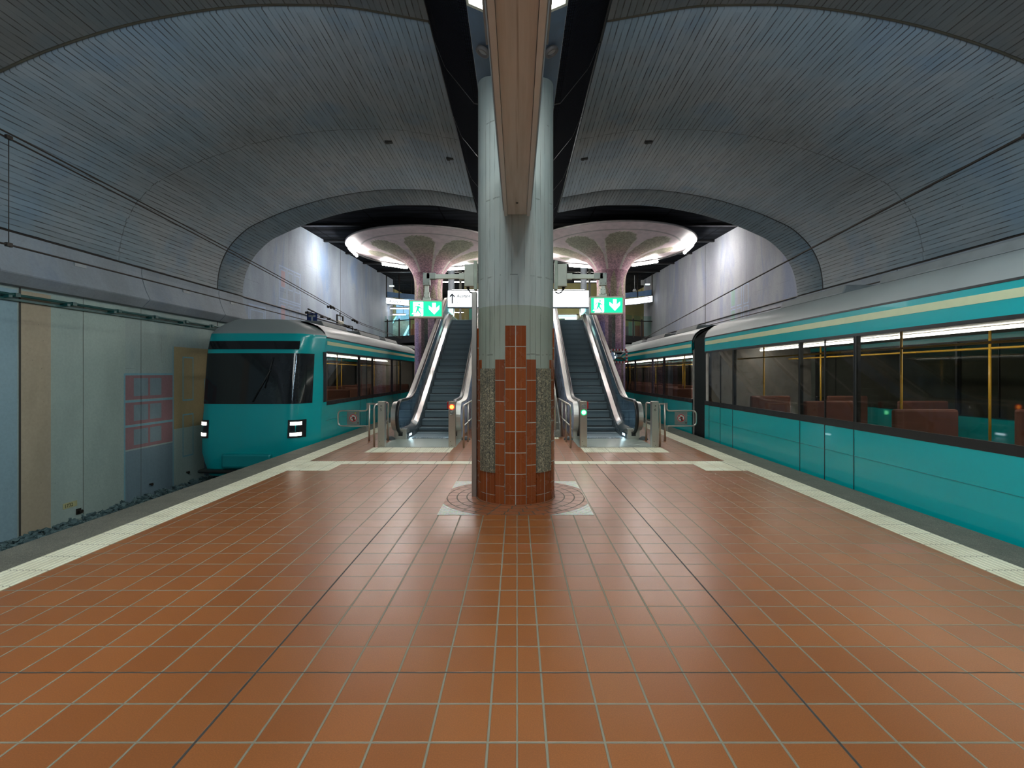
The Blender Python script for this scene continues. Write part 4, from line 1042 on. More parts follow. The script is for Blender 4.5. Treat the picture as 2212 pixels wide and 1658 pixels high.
        mb = MB(); mb.extrude(side_o, 'x', *sorted((s * .800, s * .812))); B(mb, 'side_cladding', M_clad)
        mb = MB(); mb.box(*sorted((s * .796, s * .816)), 12.02, 14.0, 0, .05); B(mb, 'base_trim', M_steel)
    for s in (-1, 1):
        mb = MB(); mb.box(*sorted((s * .625, s * .645)), TOPY + .1, TOPY + 1.3, TOPZ + .32, TOPZ + .78); B(mb, 'added_head_glow', emitter('escalator_head_glow', (.55, 1.0, .95), .8))  # glow added to give the upper newels a cyan-lit look
    # underside truss shell
    mb = MB(); rows = [[(-.79, q, max(-.02, zl(q) - .95)), (.79, q, max(-.02, zl(q) - .95)), (.79, q, max(.0, zl(q) - .45) + .0), (-.79, q, max(.0, zl(q) - .45))] for q in ys if q > 14.4 and q < TOPY + 1.8]
    mb.grid(rows, closed=True, smooth=False); mb.poly(rows[0]); mb.poly(rows[-1]); B(mb, 'truss_casing', simple('truss_grey', (.12, .13, .14), .6))
    return E
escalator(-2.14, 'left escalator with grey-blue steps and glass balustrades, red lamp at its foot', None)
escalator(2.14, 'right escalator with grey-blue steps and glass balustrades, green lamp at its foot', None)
# rubber wedges beside the newels
for x, lab in ((-3.06, 'outside the left escalator newel'), (3.06, 'outside the right escalator newel'), (-1.24, 'inside the left escalator newel'), (1.24, 'inside the right escalator newel')):
    mb = MB(); mb.grid([[(.11 * c * r, .09 * sn * r, z) for c, sn in [(math.cos(k * PI / 6), math.sin(k * PI / 6)) for k in range(12)]] for r, z in ((1, 0), (.95, .03), (.6, .07), (.25, .085))], closed=True); mb.poly([(.0275 * math.cos(k * PI / 6), .0225 * math.sin(k * PI / 6), .085) for k in range(12)])
    tag(mb.build('rubber_hump', simple('grey_rubber', (.10, .115, .12), .5), loc=(x * .985, 11.93, 0)), f'small dark rubber hump on the floor {lab}', 'floor buffer')

# bollards with lamps
def bollard(x, label, number=None, lamp=None, red_side=0):
    b = thing('steel_bollard', label, 'bollard', (x, 10.78, 0))
    mb = MB(); mb.box(-.072, .072, -.06, .09, 0, .98); mb.build('post', M_steel, b, bevel=.004)
    if lamp is not None:
        for k, z in ((0, .862), (1, .745)):
            on = (k == lamp)
            mb = MB(); mb.lathe([(.0, -.004), (.036, -.002), (.046, .004), (.046, .0)], n=24)
            nm = 'signal_lamp'; 
            if on: m = emitter('lamp_red_lit', (1.0, .32, .03), 5.0) if k == 0 else emitter('lamp_green_lit', (.25, 1.0, .45), 5.0)
            else: m = simple('lamp_off', (.25, .27, .27), .3)
            o = mb.build(nm, m, b, loc=(0, -.062, z)); o.rotation_euler = (PI / 2 * 1, 0, 0); o.scale = (1, 1, -1)
            mb = MB(); mb.lathe([(.046, 0), (.06, 0), (.06, .008), (.046, .008), (.046, 0)], n=24)
            m2 = (emitter('ring_red', (1, .02, .01), 1.6) if k == 0 else emitter('ring_green', (0, .8, .2), 1.4)) if on else M_steel2
            o = mb.build('lamp_ring', m2, b, loc=(0, -.061, z)); o.rotation_euler = (PI / 2, 0, 0)
            if on: o['label'] = 'glowing ring'
        mb = MB(); mb.box(*sorted((red_side * .072, red_side * .105)), -.03, .03, .82, .97); mb.build('emergency_button', simple('signal_red', (.55, .01, .015), .35, var=.03), b, bevel=.004)
    else:
        text(number, .085, M_black, b, (-.025, -.0615, .775), (PI / 2, 0, 0), name='number')
        mb = MB(); mb.lathe([(.0, 0), (.012, 0), (.012, .006), (0, .006)], n=12); o = mb.build('lock', M_black, b, loc=(0, -.061, .885)); o.rotation_euler = (PI / 2, 0, 0)
    for dx, z in ((-.03, .12), (.0, .04)):
        mb = MB(); mb.tube([(dx, -.060, z), (dx, -.064, z)], .006, n=8); mb.build('screw', M_black, b)
bollard(-2.915, 'steel bollard marked 5 at the outer side of the left escalator', '5')
bollard(2.965, 'steel bollard marked 6 at the outer side of the right escalator', '6')
bollard(-1.40, 'steel bollard with lit red lamp beside the left escalator', None, 0, -1)
bollard(1.43, 'steel bollard with lit green lamp beside the right escalator', None, 1, 1)
def rounded(pts, r=.07, n=5):
    out = [Vector(pts[0])]
    for i in range(1, len(pts) - 1):
        p = Vector(pts[i]); a = (Vector(pts[i - 1]) - p); b = (Vector(pts[i + 1]) - p); ra = min(r, a.length * .48, b.length * .48)
        A = p + a.normalized() * ra; Bq = p + b.normalized() * ra
        for k in range(n + 1):
            t = k / n; out.append(A * (1 - t) ** 2 + p * 2 * t * (1 - t) + Bq * t * t)
    out.append(Vector(pts[-1])); return out
for s, side in ((-1, 'left'), (1, 'right')):
    g = thing('guard_rail', f'U-shaped steel guard rail behind the outer bollard of the {side} escalator', 'railing', (s * 3.07, 10.74, 0))
    mb = MB(); mb.tube(rounded([(0, 0, 0), (0, 0, .90), (s * -.04, 1.0, .90), (s * -.04, 1.0, 0)], .09), .02, n=12); mb.build('hoop', M_steel, g)
    mb = MB(); mb.tube([(s * -.02, .45, .47), (s * -.04, 1.0, .47)], .015, n=10); mb.build('mid_bar', M_steel, g)
    # swing gate
    g = thing('swing_gate', f'steel tube swing gate with a prohibition sign at the {side} platform edge', 'gate', (s * 3.46, 11.7, 0))
    mb = MB(); mb.tube([(0, 0, 0), (0, 0, .89)], .022, n=12); mb.build('post', M_steel, g)
    mb = MB(); mb.tube(rounded([(0, 0, .87), (-s * .30, 0, .87), (-s * .42, -.5, .87)], .06), .02, n=10); mb.build('connecting_bar', M_steel, g)
    mb = MB()
    for z in (.76, .24): mb.box(*sorted((s * .015, s * .06)), -.02, .02, z, z + .13)
    mb.build('hinge', M_steel2, g, bevel=.003)
    hx = s * .045
    fr = rounded([(hx, 0, .84), (hx, 0, .71), (s * .73, 0, .71), (s * .73, 0, .355), (hx, 0, .355), (hx, 0, .24)], .10, 6)
    mb = MB(); mb.tube(fr, .018, n=12); mb.build('gate_frame', M_steel, g)
    pl = MB(); pl.box(*sorted((s * .23, s * .52)), -.006, .006, .385, .685); pn = pl.build('sign_plate', simple('zinc_plate', (.22, .235, .22), .45, .5), g)
    cx = s * .375
    def disc(r0, r1, z, nm, m, par):
        mb = MB(); n = 32
        mb.grid([[(cx + r * math.cos(2 * PI * k / n), -y_, .54 + r * math.sin(2 * PI * k / n)) for k in range(n)] for r, y_ in ((r0, z), (r1, z), (r1, z - .002))], closed=True, smooth=False)
        if r0 < .001: pass
        return mb.build(nm, m, par)
    disc(.0005, .092, .0095, 'white_disc', simple('sign_white', (.66, .68, .62), .4, var=.03), pn); disc(.068, .088, .0115, 'red_ring', simple('sign_red', (.42, .01, .012), .4, var=.03), pn)
    # raised hand figure and bar
    mb = MB()
    def PQ(pts, y_=.0110):
        mb.poly([(cx + p[0], -y_, .54 + p[1]) for p in pts])
    PQ([(.012 + .028 * math.cos(k * PI / 6), -.005 + .034 * math.sin(k * PI / 6)) for k in range(12)])
    PQ([(.0, -.035), (.04, -.03), (.05, -.052), (.02, -.066), (-.015, -.06)])
    for q in range(4): PQ([(-.03 + .018 * q, .0), (-.018 + .018 * q, .0), (-.022 + .02 * q, .045 - .006 * abs(q - 1.5)), (-.03 + .02 * q, .045 - .006 * abs(q - 1.5))], .0111 + q * 1e-5)
    PQ([(-.05, -.02), (-.02, -.03), (-.012, -.012), (-.045, -.008)], .0113)
    mb.build('hand_symbol', simple('sign_black', (.02, .02, .02), .5), pn, fix=False)
    mb = MB(); a = (.707, .707); 
    mb.poly([(cx - .062, -.0125, .54 + .052), (cx - .052, -.0125, .54 + .062), (cx + .062, -.0125, .54 - .052), (cx + .052, -.0125, .54 - .062)]); mb.build('red_bar', MATS['sign_red'], pn, fix=False)
    if s < 0:
        mb = MB(); mb.poly([(cx + .055 + .016 * math.cos(k * PI / 5), -.0075, .655 + .013 * math.sin(k * PI / 5)) for k in range(10)]); mb.build('sticker', simple('sticker_yellow', (.6, .5, .02), .5), pn, fix=False)
    mb = MB(); mb.poly([(cx + .115 + .02 * math.cos(k * PI / 6), -.0078, .425 + .018 * math.sin(k * PI / 6)) for k in range(12)]); mb.build('sticker', simple('sticker_dark', (.05, .05, .04), .5), pn, fix=False)
    # inner railing towards the stairs
    g = thing('stair_guard_rail', f'steel guard rail with two bars between the {side} escalator and the stairs', 'railing', (s * 1.135, 10.62, 0))
    mb = MB(); mb.tube(rounded([(0, 0, 0), (0, 0, .90), (0, 3.0, .90), (0, 3.0, 0)], .06), .02, n=12); mb.build('top_rail', M_steel, g)
    mb = MB(); mb.tube([(0, .02, .46), (0, 2.98, .46)], .016, n=10); mb.build('mid_bar', M_steel, g)
    for q in (.95, 1.95):
        mb = MB(); mb.tube([(0, q, 0), (0, q, .89)], .018, n=10); mb.build('post', M_steel, g)
# red sticker low on bollard 6 edge is part of wear

# ================================================================== CENTRAL STAIRS
M_grs = granite('grey_stair_granite', (0.16, 0.165, 0.15), (0.25, 0.25, 0.22), (0.34, 0.33, 0.28), 0.6, 120)
st = thing('granite_stairs', 'grey granite stairs between the two escalators, mostly behind the column', 'stairs', (0.05, 12.4, 0))
for k in range(23):
    mb = MB(); z = .165 * (k + 1); y = .305 * k; mb.box(-1.0, 1.0, y, y + .32, z - .165 if k < 3 else z - .33, z)
    mb.build('stair_tread', M_grs, st, bevel=.006)
for s in (-1, 1):
    mb = MB(); mb.extrude([(0, -.0), (.3, 0), (7.3, 3.55), (7.3, 3.95), (0, .35)], 'x', *sorted((s * 1.0, s * 1.03))); mb.build('stringer', M_grs, st)
    h = thing('stair_handrail', f"steel handrail rising along the {'left' if s < 0 else 'right'} side of the central stairs", 'railing', (0.05 + s * .90, 12.4, 0))
    mb = MB(); mb.tube(rounded([(0, .02, 0.165), (0, .02, 1.05), (0, 7.0, 4.85), (0, 7.6, 4.85)], .1), .021, n=12); mb.build('rail', M_steel, h)
    for q in (1.3, 2.8, 4.3, 5.8):
        kk = math.floor(q / .305); mb = MB(); mb.tube([(0, q, .165 * (kk + 1)), (0, q, 1.05 + (q - .02) * .5444)], .016, n=8); mb.build('baluster', M_steel, h)

# ================================================================== UPPER LEVEL BEHIND THE ESCALATORS
M_olive = concrete('olive_painted_concrete', (0.36, 0.32, 0.13), (0.30, 0.26, 0.11), blue=(0.25, 0.26, 0.16), bl=.4, lines=False)
M_slabd = simple('dark_slab_edge', (0.035, 0.035, 0.037), 0.7)
mb = MB(); mb.box(-3.1, 3.1, TOPY + 1.9, 30.0, 3.45, 3.80); mb.box(-9, 9, 30.0, 46, 3.45, 3.80); struct(mb.build('floor_upper_level', M_slabd), 'dark upper level slab bridging the tracks', 'floor')
mb = MB(); mb.box(-9, 9, 46, 46.3, -1.3, 9); struct(mb.build('wall_back', M_olive), 'olive painted back wall of the upper level', 'wall')
for s, side in ((-1, 'left'), (1, 'right')):
    mb = MB(); mb.box(*sorted((s * 9, s * 9.3)), YE, 46, -1.3, 9); struct(mb.build('wall_upper_' + side, M_olive), f'{side} olive wall of the upper level', 'wall')
mb = MB(); mb.box(-9, 9, 45.8, 46, -1.3, 3.4); struct(mb.build('wall_tunnel_end', M_dark), 'dark end of the track tunnels', 'wall')
# painted blocks on the back wall
Mr = PM['paint_plum']; Mrr = concrete('paint_rust', (.30, .10, .05), (.24, .08, .04), lines=False)
mb = MB()
for x0, x1, z1, m in ((6.0, 7.2, 5.35, Mr), (7.2, 8.3, 5.7, Mr), (8.3, 9.0, 5.0, PM['paint_mint']), (9, 9, 5, Mr), (-8.4, -7.6, 5.2, Mrr), (-7.6, -6.4, 4.8, PM['paint_mint']), (-6.4, -5, 5.4, PM['paint_slate'])):
    mb.poly([(x0, 45.78, 3.8), (x1, 45.78, 3.8), (x1, 45.78, z1), (x0, 45.78, z1)], m)
struct(mb.build('wall_mural_upper', fix=False), 'stepped painted blocks low on the upper level back wall', 'mural')
def block_wall(name, x0, x1, y, z0, z1, m, label, d=.25, cat='panel', kind='structure'):
    mb = MB(); mb.box(x0, x1, y, y + d, z0, z1); return tag(mb.build(name, m), label, cat, kind=kind)
# right: olive parapet wall with rust and plum steps behind the railing
t = thing('mural_wall', 'yellow-olive wall with plum and rust stepped shapes behind the right gallery railing', 'wall', (0, 0, 0), kind='structure')
mb = MB(); mb.box(5.6, 9.2, 33.0, 33.2, 3.8, 6.45); mb.build('wall_panel', M_olive, t)
for x0, x1, z1, m in ((6.3, 6.75, 4.55, Mr), (6.75, 7.0, 5.0, Mr), (7.0, 7.35, 4.7, Mr), (7.35, 7.75, 5.0, PM['paint_mint']), (7.75, 8.15, 4.75, Mrr), (8.15, 8.35, 5.1, Mrr), (8.35, 8.7, 4.75, Mrr)):
    mb = MB(); mb.box(x0, x1, 32.98, 32.995, 3.8, z1); mb.build('painted_step', m, t)
t = thing('mural_wall', 'yellow-olive wall with a rust stepped shape behind the left gallery railing', 'wall', (0, 0, 0), kind='structure')
mb = MB(); mb.box(-7.05, -5.6, 33.0, 33.2, 3.8, 5.95); mb.build('wall_panel', M_olive, t)
for x0, x1, z0, z1, m in ((-7.0, -6.7, 3.8, 4.55, Mrr), (-6.9, -6.8, 4.55, 4.85, Mrr), (-6.7, -5.7, 3.8, 4.95, PM['paint_mint'])):
    mb = MB(); mb.box(x0, x1, 32.98, 32.995, z0, z1); mb.build('painted_step', m, t)
# farther stairs lit blue, left
M_bl = emitter('stair_strip_glow', (.35, .75, 1.0), 1.2)
t = thing('upper_stairs', 'blue-lit stairs going up beyond the left gallery railing', 'stairs', (-8.05, 33.5, 3.8))
for k in range(11):
    mb = MB(); mb.box(-.85, .75, .30 * k, .30 * k + .32, 0 if k < 2 else .15 * k - .3, .15 * (k + 1)); mb.build('stair_tread', simple('pale_stone', (.40, .46, .46), .6), t)
mb = MB(); mb.box(-.9, .8, 3.5, 3.6, 1.5, 3.3); mb.build('lit_panel', emitter('stair_light_panel', (.25, .5, .75), .45), t)
for x in (-.86, .45, .78):
    mb = MB(); mb.extrude([(0, .2), (.08, .2), (3.3, 1.9), (3.3, 2.0), (0, .34)], 'x', x - .03, x + .03); mb.build('lit_stringer', M_bl, t)
# middle: green board, display case, post, olive wall
block_wall('wall_landing', -3.4, 5.2, 32.2, 3.8, 7.4, M_olive, 'olive wall above the head of the escalators', cat='wall')
mb = MB(); mb.box(-3.05, -2.25, 31.8, 31.9, 3.8, 6.6); tag(mb.build('notice_board', simple('teal_board', (.03, .25, .20), .5)), 'tall teal green board at the head of the left escalator', 'board')
mb = MB(); mb.box(-2.2, -2.0, 31.8, 31.95, 3.8, 5.9); tag(mb.build('lit_pillar_strip', emitter('cyan_lit', (.5, .95, 1), 1.4)), 'narrow pale cyan lit strip beside the teal board', 'light')
for x, y, lab in ((-3.55, 27.0, 'left'), (3.62, 27.2, 'right')):
    mb = MB(); mb.lathe([(.17, 3.8), (.17, 7.35)], n=24); tag(mb.build('support_post', simple('light_grey_paint', (.36, .40, .44), .45), loc=(x * 1.0, y, 0)), f'slim grey round post at the head of the {side if 0 else lab} escalator', 'post', kind='structure')
    mb = MB(); mb.box(-.06, .06, -.06, .06, 3.8, 7.35); tag(mb.build('support_post', simple('dark_post', (.09, .09, .075), .5), loc=(x + (.36 if x > 0 else .45), y + .3, 0)), f'thin dark square post beside the grey one, {lab} escalator', 'post', kind='structure')
M_post0 = simple('dark_post', (.09, .09, .075), .5)
dc = thing('display_case', 'brightly lit display case with a small poster, beyond the right escalator', 'display case', (3.0, 30.2, 3.8))
mb = MB(); mb.box(-.62, .62, 0, .12, .3, 1.32); mb.build('lit_back', emitter('case_glow', (.72, 1.0, .95), 1.7), dc)
mb = MB()
for a in ((-.70, -.62, .25, 1.38), (.60, .70, .25, 1.38), (-.7, .7, 1.30, 1.38), (-.7, .7, .22, .30)): mb.box(a[0], a[1], -.05, .12, a[2], a[3])
mb.build('frame', simple('cream_frame_metal', (.5, .47, .4)), dc)
for q in (-.6, .6): mb = MB(); mb.box(q - .04, q + .04, 0, .08, 0, .25); mb.build('leg', M_post0, dc)
mb = MB(); mb.box(-.6, .58, -.012, -.002, 1.23, 1.28); mb.build('blue_header', emitter('blue_lit', (.1, .35, .9), 1.0), dc)
mb = MB(); mb.box(-.55, -.10, -.015, -.002, .75, 1.12); M = Mat('poster_print', .5); P = M.obj(); M.color(M.mix(M.step(M.noise(P, 7, 3), .4, .6), (.03, .13, .13), (.25, .33, .1))); mb.build('poster', M.m, dc)
dc2 = thing('display_case', 'small lit white panel beside the head of the right escalator', 'display case', (4.15, 29.0, 3.8))
mb = MB(); mb.box(-.05, .05, .02, .08, 0, .4); mb.build('leg', M_post0, dc2)
mb = MB(); mb.box(-.28, .28, 0, .1, .4, 1.4); mb.build('lit_back', MATS['case_glow'], dc2)
s2 = thing('exit_sign', 'tiny green exit sign over the landing, right of the column', 'exit sign', (2.02, 23.6, 4.85))
fp = bpy.data.objects.new('pictogram_panel', None); COL.objects.link(fp); fp.parent = s2
mb = MB(); mb.box(-.15, .15, -.01, .04, -.15, .0); mb.build('housing', MATS['cream_enamel'], s2); sign_face(fp, .28, .14, -.012); 
mb = MB(); mb.tube([(0, .02, 0), (0, .02, zc(23.6) - 4.85)], .012, n=8); mb.build('hanger', M_wire, s2)
# gallery railings with glass
M_railg = glass('gallery_glass', (.78, .90, .86), 1.0)
M_post = simple('dark_railing_metal', (.035, .03, .028), .5, .5)
for s, side in ((-1, 'left'), (1, 'right')):
    g = thing('gallery_railing', f'dark railing with glass panes on the {side} gallery above the tracks', 'railing', (0, 0, 3.80))
    xs = [5.55, 6.22, 6.82, 7.44, 8.1, 8.7] if s > 0 else [5.5, 6.2, 6.95, 7.75, 8.6]
    yy = lambda x: 29.9 - (7.5 - x) * .75 if x < 7.5 else 29.9
    for a in xs:
        mb = MB(); mb.box(s * a - .04, s * a + .04, yy(a) - .04, yy(a) + .04, -.1, 1.02); mb.build('post', M_post, g)
    for a, b in zip(xs[:-1], xs[1:]):
        mb = MB(); A = [(s * (a + .06), yy(a) + .05), (s * (b - .06), yy(b) + .05)]
        mb.poly([(A[0][0], A[0][1], .0), (A[1][0], A[1][1], .0), (A[1][0], A[1][1], 1.22), (A[0][0], A[0][1], 1.22)]); mb.poly([(A[0][0], A[0][1] + .012, .0), (A[1][0], A[1][1] + .012, .0), (A[1][0], A[1][1] + .012, 1.22), (A[0][0], A[0][1] + .012, 1.22)])
        mb.build('glass_pane', M_railg, g, fix=False)
    mb = MB(); mb.tube([(s * a, yy(a) - .08, .90) for a in xs], .03, n=8); mb.build('handrail', M_post, g)
    mb = MB()
    pts = [(s * a, yy(a)) for a in xs]
    for p, q in zip(pts[:-1], pts[1:]): mb.poly([(p[0], p[1], -.42), (q[0], q[1], -.42), (q[0], q[1], .0), (p[0], p[1], .0)]); mb.poly([(p[0], p[1], 0), (q[0], q[1], 0), (q[0], 30.6, 0), (p[0], 30.6, 0)])
    mb.build('slab_edge', M_slabd, g, fix=False)
    mb = MB(); mb.box(*sorted((s * 4.4, s * 9)), 31.0, 31.2, .6, 3.42); struct(mb.build('wall_portal_' + side, M_slabd), f'dark portal over the {side} track under the gallery', 'wall') if False else None
    mb = MB(); mb.box(s * 7.9 - .06, s * 7.9 + .06, 31.4, 31.52, -1.3, 3.8); tag(mb.build('support_post', M_post), f'dark post under the gallery at the end of the {side} track wall', 'post', kind='structure')
# hanging lit signs
M_lit = emitter('sign_white_lit', (.93, .97, 1.0), LUM_SIGN); M_litb = emitter('sign_white_overlit', (.96, .98, 1.0), LUM_SIGN * 1.4)
M_ink = simple('sign_ink', (.03, .04, .06), .5, var=0); M_ink2 = simple('sign_grey_ink', (.25, .27, .32), .5, var=0)
def hang_sign(x0, x1, y, z0, z1, label, m, rods=True):
    t = thing('direction_sign', label, 'sign', ((x0 + x1) / 2, y, z0)); w = (x1 - x0) / 2; h = z1 - z0
    mb = MB(); mb.box(-w, w, 0, .16, 0, h); mb.build('housing', simple('sign_housing', (.22, .25, .29), .4, .3), t)
    mb = MB(); mb.box(-w + .01, w - .01, -.008, .0, .025, h - .01); mb.build('lit_face', m, t)
    mb = MB(); mb.box(-w + .1, w - .1, .04, .13, h, h + .03); mb.build('added_uplight_tray', M_steel2, t)  # unseen uplight added to brighten the mushroom canopies
    mb = MB(); mb.poly([(-w + .12, .05, h + .034), (w - .12, .05, h + .034), (w - .12, .12, h + .034), (-w + .12, .12, h + .034)]); mb.build('added_uplight_strip', emitter('added_uplight_glow', (1.0, .95, .94), LUM_UP), t, fix=False)
    if rods:
        for q in ((w * .8,) if x0 < 0 else (-w * .85,)):
            mb = MB(); mb.tube([(q, .08, h), (q, .08, zc(y) - z0)], .018, n=8); mb.build('hanger', M_wire, t)
    return t
t = hang_sign(-2.03, -.35, 14.6, 3.50, 4.005, 'lit white exit sign reading Ausgang with an arrow up, left of the column', M_lit)
w = .84
text('Ausgang', .128, M_ink, t, (-w + .27, -.010, .30), (PI / 2, 0, 0), off=.004, sx=.92)
text('Feuerbachstraße', .128, M_ink2, t, (-w + .265, -.010, .115), (PI / 2, 0, 0), shear=.22, sx=.92, name='lettering')
mb = MB()
for pts in ([(-.02, .12), (.02, .12), (.02, .36), (-.02, .36)], [(-.02, .40), (.0, .42), (.0, .365), (-.075, .29), (-.075, .345)], [(.02, .40), (.0, .42), (.0, .365), (.075, .29), (.075, .345)]):
    mb.poly([(-w + .135 + p[0], -.0105, p[1]) for p in pts])
mb.build('arrow', M_ink, t, fix=False)
t = hang_sign(.35, 2.10, 14.6, 3.50, 4.005, 'lit blank white sign box right of the column', M_litb)
mb = MB(); mb.box(-.02, .02, 13.9, 13.94, 3.98, 4.6)
# curved long banners at the far ends of the hall
def banner(s, pts, z0, z1, label, col=None):
    t = thing('banner_sign', label, 'sign', (0, 0, 0))
    mb = MB()
    for (xa, ya, da), (xb, yb, db) in zip(pts[:-1], pts[1:]): mb.poly([(xa, ya, z0 + da), (xb, yb, z0 + db), (xb, yb, z1 + db), (xa, ya, z1 + da)])
    mb.build('lit_face', M_lit, t, fix=False)
    mb = MB()
    for (xa, ya, da), (xb, yb, db) in zip(pts[:-1], pts[1:]):
        mb.poly([(xa, ya + .12, z0 + da - .03), (xb, yb + .12, z0 + db - .03), (xb, yb + .12, z1 + db + .03), (xa, ya + .12, z1 + da + .03)]); mb.poly([(xa, ya, z0 + da), (xb, yb, z0 + db), (xb, yb + .12, z0 + db - .03), (xa, ya + .12, z0 + da - .03)]); mb.poly([(xa, ya, z1 + da), (xb, yb, z1 + db), (xb, yb + .12, z1 + db + .03), (xa, ya + .12, z1 + da + .03)])
    mb.build('housing', simple('sign_housing', (.22, .25, .29)), t, fix=False)
    mb = MB()
    for (xa, ya, da), (xb, yb, db) in zip(pts[:-1], pts[1:]): mb.poly([(xa, ya + .1, z1 + da + .08), (xb, yb + .1, z1 + db + .08), (xb, yb + .1, z1 + db + .38), (xa, ya + .1, z1 + da + .38)])
    mb.build('blue_upper_board', simple('blue_board', (.10, .19, .32), .5), t, fix=False)
    for (xa, ya, da) in pts:
        mb = MB(); mb.tube([(xa, ya + .06, z1 + da), (xa, ya + .06, zc(ya))], .03, n=8); mb.build('hanger', M_wire, t)
    return t
b = banner(-1, [(-7.75, 29.6, .12), (-7.0, 29.6, .04), (-6.0, 29.6, -.06), (-4.9, 29.6, -.18)], 5.62, 5.95, 'long lit white banner with Ausgang far away on the left')
text('Ausgang', .24, M_ink, b, (-7.58, 29.585, 5.80), (PI / 2, .085, 0), off=.004, sx=.9)
mb = MB(); mb.lathe([(.075, 0), (.095, 0), (.095, .01), (.075, .01), (.075, 0)], n=20); o = mb.build('round_symbol', M_ink, b, loc=(-6.36, 29.58, 5.78)); o.rotation_euler = (PI / 2, 0, 0)
mb = MB(); mb.box(-6.48, -6.40, 29.575, 29.582, 5.77, 5.79); mb.build('round_symbol_arrow', M_ink, b)
b = banner(1, [(5.2, 29.2, -.10), (6.2, 29.2, .03), (7.05, 29.2, .11), (7.9, 29.2, .23)], 5.55, 5.89, 'long lit white banner with plum bars far away on the right')
mp = simple('plum_bar', (.22, .01, .12), .5, var=0)
for x, z in ((6.22, 5.70), (6.22, 5.80), (7.66, 5.90), (7.66, 6.02)):
    mb = MB(); mb.box(x - .06, x + .09, 29.18, 29.19, z - .015, z + .02); mb.build('plum_bar', mp, b)

# traffic mirror on the right mushroom column
m = thing('convex_mirror', 'rectangular convex mirror with red and white border on the right mushroom column', 'mirror', (3.80, 18.72, 2.24)); m.rotation_euler = (-.10, 0, .12)
def rrect(w, h, r, n=6):
    out = []
    for cx, cz, a in ((w - r, h - r, 0), (-w + r, h - r, PI / 2), (-w + r, -h + r, PI), (w - r, -h + r, 3 * PI / 2)): out += [(cx + r * math.cos(a + PI / 2 * k / n), cz + r * math.sin(a + PI / 2 * k / n)) for k in range(n + 1)]
    return out
MF = Mat('red_white_border', .4); x, y, z = MF.sep(MF.local())
ax_ = MF.math('GREATER_THAN', MF.math('ABSOLUTE', x), .285); tt = MF.math('ADD', MF.math('MULTIPLY', x, MF.math('SUBTRACT', 1.0, ax_)), MF.math('MULTIPLY', z, ax_))
rw = MF.math('GREATER_THAN', MF.math('SINE', MF.math('MULTIPLY', tt, 2 * PI / .118)), 0.0)
MF.color(MF.mix(rw, (.66, .66, .66), (.42, .015, .03)))
mb = MB(); o1, i1 = rrect(.345, .265, .07), rrect(.285, .205, .04)
mb.grid([[(p[0], 0, p[1]) for p in i1], [(p[0], -.02, p[1]) for p in i1], [(p[0], -.02, p[1]) for p in o1], [(p[0], .05, p[1]) for p in o1]], closed=True, smooth=False); mb.poly([(p[0], .05, p[1]) for p in o1]); mb.build('border', MF.m, m, fix=False)
mb = MB(); rows = []
for f in (1, .85, .7, .5, .3, .12): rows.append([(p[0] * f, -.09 * (1 - f * f) - .005, p[1] * f) for p in i1])
mb.grid(rows, closed=True); mb.poly(rows[-1], smooth=True); mb.build('mirror_glass', (lambda M: M.m)(Mat('mirror_silver', .03, 1.0, (.75, .8, .82))), m)
mb = MB(); mb.tube([(0, .05, .0), (0, .30, .0)], .025); mb.build('bracket', M_steel2, m)
# pale arched wall plaque low on each mushroom column
for x, y, lab in ((-3.54 + .12, 19.38, 'left'), (3.66 - .12, 18.90, 'right')):
    mb = MB(); a = [(-.09, 0), (.09, 0), (.09, 1.1)] + [(.09 * math.cos(k * PI / 8), 1.1 + .15 * math.sin(k * PI / 8)) for k in range(1, 8)] + [(-.09, 1.1)]
    mb.extrude(a, 'y', 0, .03); tag(mb.build('plaque', simple('pale_blue_enamel', (.42, .52, .70), .35), loc=(x, y, .75)), f'narrow pale arched plaque on the {lab} mushroom column', 'plaque')

# ================================================================== OVERHEAD LINE
def wires(s, side):
    x = s * 6.02
    def zm(y): return 4.39 - .045 * max(0, y - 5.5) - .0016 * max(0, y - 5.5) ** 2 if y < 19 else 3.49 - .012 * (y - 19)
    if s > 0:
        zm = lambda y: 4.42 - .057 * max(0, y - 5.5) - .0004 * max(0, y - 5.5) ** 2
    ys_ = [-10 + .8 * i for i in range(int(37 / .8))]
    for dx, dz, nm in ((-.02, .0, 'upper'), (.03, .035, 'lower')) if s < 0 else ((0, 0, 'single'),):
        mb = MB(); mb.tube([(x + dx, y, zm(y) + dz) for y in ys_], .011 if s < 0 else .018, n=8); tag(mb.build('catenary_wire', M_wire), f'dark suspension wire above the {side} train' + ('' if s > 0 else f', {nm} strand of two'), 'overhead wire')
    mb = MB(); mb.tube([(x, y, 3.10) for y in (-10, 0, 10, 20, 30)], .012, n=8); tag(mb.build('contact_wire', M_wire), f'horizontal contact wire above the {side} train', 'overhead wire')
    cxw = abs(side_x(s)) - .02
    mb = MB(); mb.tube([(s * cxw, y, 3.79 - max(0, y - 15) * .006) for y in [YB + i * 1.5 for i in range(30)]], .022, n=8); tag(mb.build('wall_cable', M_wire), f'dark cable running along the {side} wall at the vault springing', 'cable')
    for k, y in enumerate((5.92, 13.4 if s < 0 else 16.0)) if s > 0 else ((0, 5.92),):
        d = thing('wire_dropper', f'thin vertical dropper between the two wires above the {side} train' + (', near' if k == 0 else ', far'), 'wire dropper', (x, y, 3.10))
        mb = MB(); mb.tube([(0, 0, 0), (0, 0, zm(y) - 3.10)], .005, n=6); mb.build('rod', M_wire, d)
        for z in (0.0, zm(y) - 3.10): mb = MB(); mb.box(-.02, .02, -.035, .035, z - .025, z + .025); mb.build('clamp', M_wire, d, bevel=.006)
    return zm
